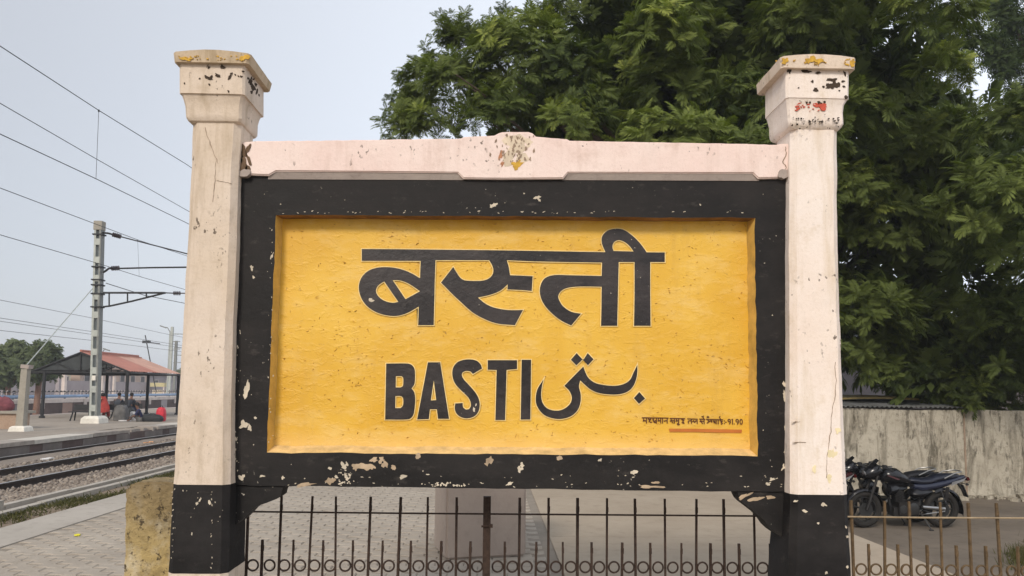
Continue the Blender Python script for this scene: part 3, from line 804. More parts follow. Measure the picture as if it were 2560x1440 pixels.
bmesh.ops.bevel(bm, geom=es, offset=0.006, segments=2, affect='EDGES', clamp_overlap=True)
bm.to_mesh(lintel.data); bm.free()
for (x0, x1, ya, yb) in ((672, 1158, 426.5, 449), (1408, 1896, 430, 451)):
    m = MB()
    a = [atY(x0, ya + 1, YL + 0.014), atY(x1, ya + 3, YL + 0.014), atY(x1 + 2, yb + 1, YB - 0.004), atY(x0 - 2, yb - 1, YB - 0.004)]
    m.prism(a, (0, 0.09, 0)); m.build('moulding', M['greyplaster'], lintel)
m = MB()
for (x, y_, r_, sx, sy) in ((606, 376, 12, .9, 1.7), (605, 412, 13, .9, 1.6), (604, 394, 9, .6, 2.2), (621, 370, 6, .8, 1.9), (622, 400, 6, .6, 2.8), (619, 420, 7, .9, 1.0)):
    m.prism([atY(a, b, YL + 0.001) for a, b in blob(x, y_, r_, sx, sy, .25)], (0, 0.03, 0))
m.build('bare_patch', M['brownraw'], lintel, kind='stuff')
m = MB(); m.prism([atY(a, b, YL - 0.004) for a, b in blob(613, 431, 13, 1.2, .75, .2)], (0, 0.06, 0)); m.build('cement_lump', M['greyplaster'], lintel)
m = MB(); m.prism([atY(a, b, YL - 0.002) for a, b in blob(1958, 434, 12, 1.2, .9, .25)], (0, 0.06, 0)); m.build('cement_lump', M['greyplaster'], lintel)
ribbon('crack', M['crackdark'], [[(1963, 366), (1966, 385), (1958, 405), (1965, 420), (1960, 432)], [(1972, 366), (1973, 395), (1970, 430)]], YL + 0.005, lintel, 2.2)
ck = [blob(rc.gauss(1287, 22), rc.uniform(338, 405), rc.uniform(1, 3.2), .8, 1.6) for _ in range(60)] + [blob(1285, 365, 4, .7, 1.6), blob(1293, 378, 3)]
chips('flaked_spots', M['crackdark'], ck, YL + 0.005, lintel)
chips('bare_plaster', plain('bare_cream_plaster', (0.70, 0.58, 0.44), 0.9, var=0.25, scale=14), [blob(1290, 362, 22, 1.4, 1.0, .3), blob(1275, 390, 16, 1, 1.4), blob(1305, 395, 14), blob(1320, 355, 10)], YL + 0.0058, lintel, 0.0003)
chips('yellow_patch', M['yellowmark'], [blob(1288, 414, 11, 1.3, .8), blob(1296, 405, 6)], YL + 0.0052, lintel)
chips('brown_mark', plain('brown_rust_mark', (0.42, 0.20, 0.11), 0.9, var=0.3, scale=12), [blob(1252, 388, 6, .7, 2.0), blob(1256, 408, 6, .6, 1.6)], YL + 0.0052, lintel)

# curved corner brackets under the board
bl = [(712, 1216), (705, 1226), (701, 1240), (690, 1248), (667, 1257), (652, 1262), (638, 1268), (628, 1276), (619, 1286), (608, 1297), (594, 1308), (583, 1315), (560, 1321), (550, 1214)]
m = MB(); m.prism([atY(x, y_, YB + 0.012) for x, y_ in bl], (0, 0.12, 0)); m.build('bracket', M['black'], sign)
br = [(1843, 1228), (1846, 1238), (1852, 1250), (1862, 1260), (1878, 1272), (1896, 1286), (1908, 1298), (1922, 1318), (1935, 1330), (1951, 1341), (1985, 1350), (1995, 1229)]
m = MB(); m.prism([atY(x, y_, YB + 0.012) for x, y_ in br], (0, 0.12, 0)); m.build('bracket', M['black'], sign)
chips('bare_patch', M['chip_tan'], [blob(1862, 1240, 9, 1.8, .5), blob(1890, 1247, 10, 1.8, .45), blob(1925, 1243, 6, 1.6, .6)], YB + 0.011, sign)

# chips on the black frame, where the photograph has them
wc = [(1235, 512, 6, 1.2, .8), (1228, 515, 4, .8, 1.2), (1342, 493, 5, 1.3, .7), (1347, 499, 4, 1.3, .7), (1310, 484, 2, 1, 1), (1750, 512, 2, 1, 1), (615, 972, 7, .8, 2.6), (611, 990, 5, .7, 1), (609, 1060, 8, 1, 1.4), (624, 1068, 7, .8, 1.2), (640, 1044, 3, 1, 1.2), (590, 1097, 4, .8, 1.3), (605, 1192, 7, 1, .9),
      (657, 1190, 6, 1.4, .6), (707, 1195, 4, 1, 1), (824, 1170, 5, 1, 1), (858, 1164, 6, .9, 1.6), (867, 1160, 4, 1, 1.2), (1007, 1191, 6, 1.1, 1), (842, 1192, 4, 1, .8), (866, 1192, 6, .8, 1.4), (852, 1208, 6, 1.3, .5), (875, 1188, 3, 1, 1), (1300, 1172, 7, .8, 1), (1305, 1163, 6, 1, 1), (1068, 1186, 3, 1.6, .6),
      (1272, 1210, 6, 1.3, .5), (1584, 1180, 7, 1.3, .8), (1500, 1150, 4, 1, 1), (1930, 1198, 5, 1.3, .7), (1920, 1209, 5, 1, .9), (1958, 1168, 5, .7, 1.4), (1960, 960, 5, .8, 1.4), (1961, 990, 6, .7, 2.6), (1963, 1070, 5, .6, 1.5), (1966, 1125, 5, .7, 1.3), (630, 670, 5, .7, 1.6), (634, 693, 3, 1, 1), (680, 640, 4, .6, 2)]
wl = [blob(x, y_, r_, sx, sy) for x, y_, r_, sx, sy in wc]
wl += [blob(587 + rc.gauss(0, 7), rc.uniform(560, 1200), rc.uniform(.5, 1.7), .8, 1.7) for _ in range(60)]
wl += [blob(677 + rc.gauss(0, 4), rc.uniform(560, 1120), rc.uniform(.5, 1.5), .8, 1.6) for _ in range(30)]
wl += [blob(rc.uniform(640, 1960), 1212 + rc.uniform(-6, 6) + (rc.random() < .3) * -20, rc.uniform(.5, 2.0), 1.6, .7) for _ in range(60)]
wl += [blob(rc.gauss(860, 14), rc.uniform(1172, 1210), rc.uniform(.8, 2.2)) for _ in range(26)] + [blob(rc.gauss(1125, 25), 1211 + rc.uniform(-5, 4), rc.uniform(1, 3)) for _ in range(22)]
wl += [blob(rc.uniform(700, 1880), 531 + rc.uniform(-4, 3), rc.uniform(.6, 1.7), 1.8, .6) for _ in range(46)] + [blob(rc.uniform(600, 1960), rc.uniform(450, 1205), rc.uniform(.6, 1.6)) for _ in range(60)]
def inframe(b):
    x = sum(p[0] for p in b) / len(b); y_ = sum(p[1] for p in b) / len(b)
    return not (684 < x < 1890 and 534 < y_ < 1134)
chips('lime_chips', M['chip'], [b for b in wl if inframe(b)], YB, frame)
chips('tan_chips', M['chip_tan'], [blob(910, 1166, 11, 1.5, .7), blob(928, 1166, 8, 1.2, .8), blob(888, 1168, 8, 1, .9), blob(953, 1150, 8, 1.2, 1.0), blob(963, 1162, 8), blob(983, 1169, 6), blob(1044, 1141, 7), blob(826, 1203, 9, 1, 1), blob(1225, 1150, 9, .9, 1.1), blob(1217, 1160, 5), blob(760, 1212, 10, 2.5, .5), blob(935, 1150, 7, 1.5, .7), blob(1620, 1216, 13, 2, .28), blob(1640, 1206, 5, 2, .5), blob(1400, 1146, 6)], YB - 0.0004, frame)

# ---- lettering, hand painted on the panel
def smooth_poly(P, corner=48, sub=4):
    n_ = len(P); cor = []
    for i in range(n_):
        a = Vector(P[i]) - Vector(P[i - 1]); b = Vector(P[(i + 1) % n_]) - Vector(P[i])
        cor.append(a.length < 1e-6 or b.length < 1e-6 or math.degrees(a.angle(b)) > corner)
    out = []
    for i in range(n_):
        p0, p1, p2, p3 = (Vector(P[(i + k_) % n_]) for k_ in (-1, 0, 1, 2))
        out.append(p1)
        c1, c2 = cor[i], cor[(i + 1) % n_]
        if (c1 and c2): continue
        m1 = (p2 - p1) * 1.0 if c1 else (p2 - p0) * 0.5
        m2 = (p2 - p1) * 1.0 if c2 else (p3 - p1) * 0.5
        L_ = (p2 - p1).length
        for mm_ in (m1, m2):
            if mm_.length > L_ * 1.1: mm_ *= L_ * 1.1 / mm_.length
        for k_ in range(1, sub):
            t = k_ / sub; t2, t3 = t * t, t * t * t
            out.append(p1 * (2 * t3 - 3 * t2 + 1) + m1 * (t3 - 2 * t2 + t) + p2 * (-2 * t3 + 3 * t2) + m2 * (t3 - t2))
    return out
def glyph(name, loops, conv, mat, parent, Y, grow=0.0, ext=0.0009, raw=False):
    cu = bpy.data.curves.new('tmp', 'CURVE'); cu.dimensions = '2D'; cu.fill_mode = 'BOTH'; cu.extrude = ext; cu.offset = grow
    for lp in loops:
        pts = [Vector(p) for p in lp] if raw else smooth_poly(lp)
        sp = cu.splines.new('POLY'); sp.use_cyclic_u = True; sp.points.add(len(pts) - 1)
        for i, p in enumerate(pts):
            q = atY(*conv(p[0], p[1]), YP); sp.points[i].co = (q.x, q.z, 0, 1)
    o = bpy.data.objects.new('tmp', cu); col.objects.link(o)
    dg = bpy.context.evaluated_depsgraph_get()
    me = bpy.data.meshes.new_from_object(o.evaluated_get(dg))
    bpy.data.objects.remove(o); bpy.data.curves.remove(cu)
    wp = wloc(parent)
    for v in me.vertices:
        x, z, d = v.co; v.co = (x - wp.x, Y - d - wp.y, z - wp.z)
    me.materials.clear(); me.materials.append(mat); me.name = name
    return link(name, me, parent)
hz = lambda x, y_: (860 + x / 3.0476, 540 + y_ / 3.0469)
bz = lambda x, y_: (920 + x / 2.6122, 840 + y_ / 2.6107)
HINDI = [[(137, 253), (440, 255), (1110, 262), (1600, 270), (1990, 277), (1965, 215), (1962, 170), (1980, 135), (2020, 108), (2085, 98), (2140, 112), (2200, 155), (2250, 205), (2285, 250), (2303, 278), (2442, 279), (2442, 352), (2332, 352), (2331, 500), (2334, 837), (2208, 837), (2212, 600), (2212, 352), (2092, 352), (2088, 500), (2080, 837), (1957, 837), (1960, 700), (1962, 540),
          (1850, 538), (1760, 540), (1690, 552), (1650, 576), (1632, 610), (1640, 645), (1670, 690), (1730, 730), (1805, 745), (1730, 835), (1650, 795), (1570, 730), (1515, 660), (1492, 590), (1497, 530), (1520, 485), (1560, 460), (1620, 450), (1700, 452), (1962, 458), (1965, 356), (1600, 350), (1400, 345), (1240, 338), (1255, 390), (1265, 452), (1437, 460), (1430, 572), (1350, 565), (1245, 560), (1247, 522),
          (1190, 570), (1110, 602), (1020, 622), (1080, 670), (1150, 700), (1250, 717), (1363, 717), (1302, 832), (1180, 822), (1080, 790), (980, 735), (900, 665), (820, 590), (740, 508), (833, 390), (860, 435), (890, 475), (930, 493), (1040, 495), (1095, 482), (1130, 450), (1138, 410), (1125, 370), (1105, 338), (900, 338), (698, 338), (692, 500), (690, 600), (684, 832), (566, 832), (570, 690),
          (530, 715), (470, 745), (400, 762), (330, 758), (250, 735), (180, 690), (135, 630), (115, 560), (122, 500), (150, 450), (200, 412), (270, 393), (350, 392), (430, 405), (510, 435), (580, 475), (585, 343), (400, 343), (137, 343)],
         [(372, 490), (430, 492), (500, 520), (580, 574), (470, 635)], [(308, 500), (415, 655), (370, 662), (310, 647), (265, 615), (245, 575), (255, 540), (280, 516)],
         [(2052, 268), (2044, 240), (2050, 210), (2070, 191), (2100, 186), (2140, 202), (2178, 235), (2205, 272)]]
LATIN = [[[(120, 180), (262, 180), (293, 195), (307, 228), (305, 310), (285, 342), (303, 368), (309, 420), (300, 505), (278, 538), (240, 545), (113, 545)], [(183, 262), (220, 262), (231, 275), (230, 322), (215, 335), (182, 335)], [(180, 392), (215, 392), (230, 407), (230, 450), (215, 470), (179, 470)]],
         [[(392, 172), (472, 172), (530, 540), (458, 540), (450, 478), (405, 478), (398, 542), (322, 544)], [(430, 290), (446, 418), (411, 420)]],
         [[(745, 212), (735, 185), (710, 162), (670, 153), (620, 157), (580, 175), (555, 212), (552, 262), (570, 312), (610, 357), (650, 395), (668, 425), (672, 455), (660, 477), (640, 480), (622, 465), (618, 437), (570, 440), (567, 475), (580, 508), (610, 530), (650, 537), (692, 525), (720, 495), (730, 450), (722, 405), (695, 360), (655, 315), (625, 282), (613, 255), (618, 237), (640, 228), (668, 232), (685, 248)]],
         [[(782, 158), (973, 158), (973, 215), (905, 222), (895, 548), (832, 548), (840, 222), (782, 220)]],
         [[(1003, 155), (1065, 155), (1060, 545), (997, 545)]]]
URDU = [[(1757, 190), (1758, 232), (1750, 280), (1730, 328), (1695, 362), (1640, 380), (1570, 381), (1500, 370), (1450, 347), (1412, 315), (1385, 290), (1377, 330), (1388, 380), (1387, 430), (1370, 480), (1330, 520), (1270, 540), (1210, 538), (1150, 515), (1110, 470), (1095, 420), (1105, 350), (1145, 285), (1135, 330), (1130, 390), (1142, 440), (1175, 475), (1230, 487), (1280, 475), (1320, 440), (1330, 400), (1315, 360), (1282, 325), (1340, 265), (1405, 200), (1420, 240), (1440, 275), (1480, 305), (1540, 320), (1610, 325), (1670, 313), (1710, 285), (1732, 240)],
        [(1770, 365), (1808, 408), (1768, 443), (1735, 405)], [(1362, 112), (1400, 153), (1360, 192), (1324, 155)], [(1434, 112), (1472, 152), (1435, 192), (1405, 157)]]
YLT = YP - 0.0060
def lettering(name, loops, conv):
    o = glyph(name, loops, conv, M['letter'], sign, YLT)
    glyph('painted_outline', loops, conv, M['cream_line'], o, YLT + 0.0012, grow=0.0046)
    return o
lettering('hindi_word', HINDI, hz)
for L_ in LATIN: lettering('latin_letter', L_, bz)
lettering('urdu_word', URDU, bz)
chips('lime_chips', M['chip'], [blob(1185, 1024, 4, .8, 1.6), blob(929, 750, 5, 1.2, .8), blob(1190, 1012, 2, .7, 1.8)], YLT - 0.001, sign)
# height above sea level, in small brush strokes
tz = lambda x, y_: (1580 + x / 8.0, 1020 + y_ / 8.0)
def arc(cx, cy, rx, ry, a0, a1, n_=9): return [(cx + rx * math.cos(R(a0 + (a1 - a0) * i / (n_ - 1))), cy + ry * math.sin(R(a0 + (a1 - a0) * i / (n_ - 1)))) for i in range(n_)]
ST = [[(205, 192), (730, 200)], [(760, 205), (1060, 212)], [(1110, 215), (1310, 222)], [(1350, 220), (1460, 225)], [(1485, 224), (1820, 235)],
      [(232, 195), (234, 262), (222, 258), (248, 250), (290, 256)], [(290, 195), (290, 302)],
      [(330, 195), (330, 226), (365, 230), (345, 262), (372, 288), (398, 280)], [(382, 196), (372, 230)], [(425, 212), (418, 242), (450, 262), (490, 242)], [(430, 268), (455, 292), (488, 285)], [(490, 195), (490, 306)],
      [(530, 197), (532, 262), (520, 256), (545, 250), (575, 256)], [(575, 197), (575, 302)], [(612, 198), (612, 303)],
      [(640, 255), (655, 262), (670, 250), (705, 252)], [(705, 200), (705, 304)],
      [(785, 206), (785, 245), (765, 262)], [(783, 243), (822, 302)], [(790, 250), (850, 254)], [(850, 206), (850, 305)],
      [(890, 206), (891, 265), (880, 262), (905, 253), (935, 258)], [(935, 208), (935, 303)], [(935, 303), (905, 318), (925, 338), (952, 326)],
      [(1000, 211), (1000, 235), (1040, 240), (1018, 270), (1042, 300)], [(1000, 288), (1045, 312)],
      [(1188, 252), (1140, 254), (1122, 275), (1136, 305)], [(1190, 218), (1190, 312)], [(1215, 275), (1235, 252), (1255, 290), (1278, 255), (1303, 262)], [(1305, 222), (1305, 314)],
      [(1378, 222), (1378, 256), (1360, 274)], [(1376, 256), (1412, 314)], [(1382, 262), (1445, 266)], [(1445, 222), (1445, 318)], [(1445, 222), (1418, 180), (1398, 168)], [(1425, 168), (1432, 158)],
      [(1522, 226), (1520, 250), (1552, 264), (1528, 286), (1500, 302)], [(1552, 264), (1592, 252), (1598, 290)], arc(1520, 172, 22, 16, 20, 160), [(1518, 168), (1524, 162)],
      [(1620, 258), (1660, 262), (1640, 290), (1682, 300)], [(1685, 230), (1685, 318)], [(1725, 232), (1725, 322)],
      [(1772, 236), (1770, 260), (1808, 266), (1782, 290), (1810, 306), (1788, 326)], [(1782, 233), (1752, 192), (1762, 166)],
      [(1850, 252), (1850, 262)], [(1850, 305), (1850, 315)], [(1868, 283), (1890, 283)],
      arc(1945, 250, 24, 26, 0, 360, 13), [(1969, 250), (1968, 290), (1950, 322)], [(1998, 235), (2012, 225), (2012, 326)], [(2045, 314), (2048, 322)],
      arc(2105, 254, 24, 27, 0, 360, 13), [(2129, 254), (2128, 296), (2108, 326)], arc(2185, 276, 24, 50, 0, 360, 15)]
m = MB(); kk = 0
for s_ in ST:
    for a, b in zip(s_, s_[1:]):
        dx, dy = b[0] - a[0], b[1] - a[1]; l = math.hypot(dx, dy) or 1; wv = 8.5
        ex, ey = dx / l * 4, dy / l * 4; nx_, ny_ = -dy / l * wv, dx / l * wv
        q = [(a[0] - ex + nx_, a[1] - ey + ny_), (b[0] + ex + nx_, b[1] + ey + ny_), (b[0] + ex - nx_, b[1] + ey - ny_), (a[0] - ex - nx_, a[1] - ey - ny_)]
        m.prism([atY(*tz(*p), YP - 0.0042 - 0.00006 * (kk % 11)) for p in q], (0, 0.003, 0)); kk += 1
m.build('elevation_text', M['smalltext'], sign)
m = MB(); m.prism([atY(x, y_, YP - 0.0042) for x, y_ in ((1673, 1071.5), (1740, 1072), (1800, 1073), (1855, 1074), (1854, 1082.5), (1800, 1081.5), (1740, 1080), (1674, 1079.5))], (0, 0.003, 0))
m.build('underline', M['orange_line'], sign)

# ------------------------------------------------------------------ railing behind the board
def make_fence(name, X0, X1, talls, shorts, ringx, rail_y, ty, sy, ry, mat, label, post=None, YQ=4.36, railm=None):
    t = thing(name, ((X0 + X1) / 2, YQ, 0), label, 'railing', 'iron railings along the platform')
    zr0, zr1 = atY(rail_y[0][0], rail_y[0][1], YQ).z, atY(rail_y[1][0], rail_y[1][1], YQ).z
    def zat(pt, x): 
        a, b = atY(pt[0][0], pt[0][1], YQ), atY(pt[1][0], pt[1][1], YQ); return a.z + (b.z - a.z) * (x - a.x) / (b.x - a.x)
    m = MB(); m.tube([(X0, YQ - 0.012, zat(rail_y, X0)), (X0 + (X1 - X0) * .3, YQ - 0.013, zat(rail_y, X0 + (X1 - X0) * .3) - .002), (X1, YQ - 0.012, zat(rail_y, X1))], 0.0052, 6)
    m.build('rail', railm or mat, t)
    m = MB(); m.tube([(X0, YQ - 0.012, 0.10), (X1, YQ - 0.012, 0.10)], 0.007, 6); m.build('rail', mat, t)
    rb = random.Random(hash(label) % 1000 if False else len(label))
    def barmesh(h_, nm):
        q = MB(); q.box((0, 0, h_ / 2), (0.0135, 0.0135, h_)); q.box((0.001, 0.0, h_ * .93), (0.016, 0.014, 0.03)); return q.mesh(nm, mat)
    x_m = (talls[0] + talls[-1]) / 2
    ht, hs = zat(ty, atY(x_m, 1245, YQ).x), zat(sy, atY(x_m, 1355, YQ).x)
    tm, sm = barmesh(ht, 'bar'), barmesh(hs, 'bar')
    for lst, me, ref, hh in ((talls, tm, ty, ht), (shorts, sm, sy, hs)):
        for px in lst:
            p = atY(px, 1400, YQ)
            o = link('bar', me, t, Vector((p.x, YQ, 0)) - t.location)
            o.scale = (rb.uniform(.8, 1.0), rb.uniform(.85, 1.0), zat(ref, p.x) / hh)
            o.rotation_euler = (rb.gauss(0, .004), rb.gauss(0, .009), rb.uniform(-.3, .3))
    q = MB(); q.torus((0, 0, 0), (0, 1, 0), 0.0295, 0.0052, 20, 6, 1.5); rm = q.mesh('ring', mat, smooth=60)
    for px in ringx:
        p = atY(px, 1415, YQ)
        o = link('ring', rm, t, Vector((p.x, YQ, zat(ry, p.x))) - t.location); o.rotation_euler = (rb.gauss(0, .05), rb.uniform(0, 6), rb.gauss(0, .09))
    if post:
        q = MB(); p = atY(post, 1400, YQ - 0.03); zt = atY(post, 1241, YQ - 0.03).z
        q.box((p.x, YQ - 0.035, zt / 2), (0.042, 0.042, zt)); po = q.build('post', mat, t)
        q = MB(); b = atY(post, 1316, YQ - 0.06); q.tube([b + Vector((-0.028, 0, 0)), b + Vector((0.032, 0, 0.003))], [0.006, 0.006], 6); q.box(b + Vector((0.026, 0, 0.003)), (0.018, 0.02, 0.018)); q.build('bolt', mat, po)
    return t
T1 = [618, 697, 769, 844, 918, 992, 1067, 1141, 1297, 1371, 1443, 1516, 1590, 1663, 1737, 1811, 1888]
S1 = [655, 732, 807, 882, 954, 1026, 1099, 1173, 1262, 1336, 1408, 1480, 1552, 1625, 1700, 1774, 1850, 1927]
RG1 = [597 + 0, 632, 674, 711, 750, 786, 825, 863, 899, 936, 972, 1009, 1046, 1083, 1119, 1157, 1193, 1244, 1281, 1317, 1354, 1390, 1427, 1463, 1498, 1535, 1572, 1608, 1645, 1682, 1718, 1756, 1793, 1831, 1869, 1907, 1944]
make_fence('railing', atY(560, 1278, 4.36).x, atY(2040, 1292, 4.36).x, T1, S1, RG1, ((620, 1278), (1885, 1289)), ((697, 1240), (1811, 1248)), ((655, 1349), (1850, 1359)), ((632, 1413), (1907, 1420)), M['rust'],
           'dark rusty iron railing with a row of rings below the nameboard', 1216)
T2 = [2135, 2205, 2278, 2353, 2429, 2504, 2580, 2655, 2730]
S2 = [2171, 2245, 2318, 2393, 2466, 2542, 2617, 2692]
RG2 = [2153, 2190, 2228, 2265, 2304, 2341, 2378, 2416, 2453, 2490, 2528, 2566, 2604, 2640, 2678]
make_fence('railing', atY(2112, 1292, 4.36).x, atY(2760, 1296, 4.36).x, T2, S2, RG2, ((2137, 1291), (2560, 1294)), ((2205, 1252), (2504, 1258)), ((2171, 1360), (2540, 1366)), ((2153, 1423), (2528, 1428)), M['rust_y'],
           'yellow brown rusty railing right of the right pillar', railm=M['rail_tan'])

# stained end block of the railing, left of the board
bc = [(314, 1440 + 60), (312, 1320), (313, 1235), (318, 1218), (330, 1209), (352, 1205), (385, 1205), (420, 1207), (452, 1208), (452, 1500)]
P = [atY(x, y_, 4.30) for x, y_ in bc]
for p in P:
    if p.z < 0.4: p.z = -0.02
m = MB(); m.prism(P, (0, 0.26, 0))
blk = m.build('concrete_block', M['block'])
bm = bmesh.new(); bm.from_mesh(blk.data)
bmesh.ops.bevel(bm, geom=[e for e in bm.edges], offset=0.014, segments=2, affect='EDGES', clamp_overlap=True)
bmesh.ops.triangulate(bm, faces=bm.faces)
for _ in range(4):
    bmesh.ops.subdivide_edges(bm, edges=[e for e in bm.edges if e.calc_length() > 0.03], cuts=1)
    bmesh.ops.triangulate(bm, faces=bm.faces)
bm.normal_update()
for v in bm.verts: v.co += v.normal * (0.008 * mnoise.noise(v.co * 11) + 0.006 * mnoise.noise(v.co * 37) - 0.006 * max(0, mnoise.noise(v.co * 23) - .25))
bm.to_mesh(blk.data); bm.free()
tag(blk, 'yellow stained concrete block against the left pillar', 'block')

# pale plastered plinth standing on the paving beyond the railing
pc = atZ(1195, 1400, 0.0)
m = MB(); m.box((pc.x, pc.y + .36, .52), (.74, .60, 1.04), Matrix.Rotation(R(14), 3, 'Z'))
pl = m.build('plinth', concrete('pinkish_grey_plaster', (0.37, 0.305, 0.26), (0.42, 0.35, 0.30), (0.32, 0.265, 0.225), 2.2, 0, 0.15))
bm = bmesh.new(); bm.from_mesh(pl.data); bmesh.ops.bevel(bm, geom=list(bm.edges), offset=0.02, segments=3, affect='EDGES'); bm.to_mesh(pl.data); bm.free()
tag(pl, 'pale pinkish plastered plinth standing behind the middle of the railing', 'plinth')
m = MB(); m.box((pc.x, pc.y + .36, .93), (.755, .615, .34), Matrix.Rotation(R(14), 3, 'Z')); m.build('plinth_band', plain('blue_grey_band_paint', (0.27, 0.265, 0.275), .85, var=.12, scale=4), pl)
# ------------------------------------------------------------------ boundary wall and shed behind it
YW = 16.3
wz = atY(2340, 1024, YW).z
m = MB(); x = 4.0; rw = random.Random(2); tops = []
while x < 24:
    tops.append((x, wz + rw.uniform(-0.015, 0.015) + 0.02 * mnoise.noise(Vector((x * .7, 0, 0))))); x += 0.25
xj = atY(2415, 1150, YW).x
def wall_piece(x0, x1, dy):
    tp_ = [(x0, wz)] + [p for p in tops if x0 + .05 < p[0] < x1 - .05] + [(x1, wz + .005)]
    mm = MB(); mm.prism([Vector((x0, YW + dy, LOT - .1)), Vector((x1, YW + dy, LOT - .1))] + [Vector((a, YW + dy, b)) for a, b in reversed(tp_)], (0, 0.24, 0)); return mm
wall = thing('boundary_wall', (10, YW, LOT), 'stained grey plaster boundary wall behind the motorcycles', 'wall')
wall_piece(4.0, xj - 0.012, 0.0).build('wall_bay', M['wall'], wall)
wall_piece(xj + 0.012, 24, 0.015).build('wall_bay', M['wall'], wall)
m = MB(); m.bx((xj - 0.03, YW - 0.012, LOT), (xj + 0.005, YW + 0.2, wz - 0.015)); m.build('joint', M['crackdark'], wall)
# rubble and dust at the wall foot
m = MB()
for k in range(150):
    x = rw.uniform(5, 14); r_ = rw.uniform(.02, .08)
    m.box((x, YW - abs(rw.gauss(0.05, .22)) - .05, LOT + r_ * .3), (r_ * 2.2, r_ * 1.6, r_ * 1.2), Matrix.Rotation(rw.uniform(0, 3), 3, 'Z') @ Matrix.Rotation(rw.uniform(-.4, .4), 3, 'X'))
tag(m.build('rubble', M['wall']), 'loose rubble and dust along the foot of the wall', 'rubble', kind='stuff')

shed = thing('shed', (8, 17.5, LOT), 'low shed with grey corrugated tin roof behind the boundary wall', 'shed')
sx0, sx1 = 5.0, atY(2400, 1015, 16.5).x
za = atY(2300, 1020, 16.5).z + 0.02; zb = za + 0.16
m = MB(); V = []; nxx = 260
for (yy, zz_) in ((16.22, za), (17.4, (za + zb) / 2), (19.0, zb)):
    for i in range(nxx + 1):
        x = sx0 + (sx1 - sx0) * i / nxx; V.append((x, yy, zz_ + 0.018 * math.sin(i * 2 * math.pi / 5.2)))
m.add(V, [(j * (nxx + 1) + i, j * (nxx + 1) + i + 1, (j + 1) * (nxx + 1) + i + 1, (j + 1) * (nxx + 1) + i) for j in range(2) for i in range(nxx)])
m.build('roof_sheet', M['shed'], shed)
m = MB(); m.bx((sx0 + .1, 18.0, LOT), (sx1 - .2, 18.9, zb - .12)); m.bx((sx0, 16.60, za - 0.12), (sx1, 16.66, za - 0.03)); m.build('shed_wall', M['greywall'], shed)
pa, pb = atY(2090, 997, 17.6), atY(2292, 997, 17.6)
m = MB(); V = []
for i in range(13):
    t = i / 12; x = pa.x + (pb.x - pa.x) * t; zc = pa.z + 0.03 * math.sin(t * 3.1) - .02
    V.append([(x, 17.5, zc), (x, 18.5, zc + .06), (x, 18.5, zc + .09), (x, 17.5, zc + .045)])
m.rings([[Vector(p) for p in r_] for r_ in V]); tag(m.build('board', M['shadeyellow']), 'long straw coloured board lying on the shed roof', 'board')
# backdrop building and hedge beyond the wall, seen through gaps low in the tree
m = MB(); m.bx((3, 26, LOT), (22, 32, 3.1)); b_ = thing('house', (8, 29, LOT), 'low grey house mostly hidden behind the big tree', 'house'); m.build('wall', M['greywall'], b_)
m = MB(); m.bx((2.6, 25.6, 3.102), (22.4, 32.4, 3.3)); m.build('roof', M['shed'], b_)

# ------------------------------------------------------------------ motorcycles
glossblack = plain('gloss_black_panel', (0.010, 0.010, 0.012), 0.22, var=0.1, local=True, spec=0.5)
M['tyre'] = plain('dusty_tyre_rubber', (0.022, 0.020, 0.018), 0.85, var=0.3, scale=20, local=True)
M['alloy'] = plain('dark_alloy', (0.06, 0.06, 0.06), 0.4, 0.6, var=0.2, local=True)
M['chrome'] = plain('dull_chrome', (0.36, 0.355, 0.345), 0.35, 0.85, var=0.1, local=True)
M['engine'] = plain('grimy_engine', (0.035, 0.033, 0.032), 0.55, 0.5, var=0.4, scale=25, local=True)
M['silverpaint'] = plain('silver_tail_panel', (0.25, 0.25, 0.255), 0.4, 0.2, var=0.15, local=True)
def loft(m, st, n=12):
    # stations: (x, zc, half width, half height)
    m.rings([[Vector((x, hw * math.cos(2 * math.pi * j / n), zc + hh * math.sin(2 * math.pi * j / n))) for j in range(n)] for x, zc, hw, hh in st])
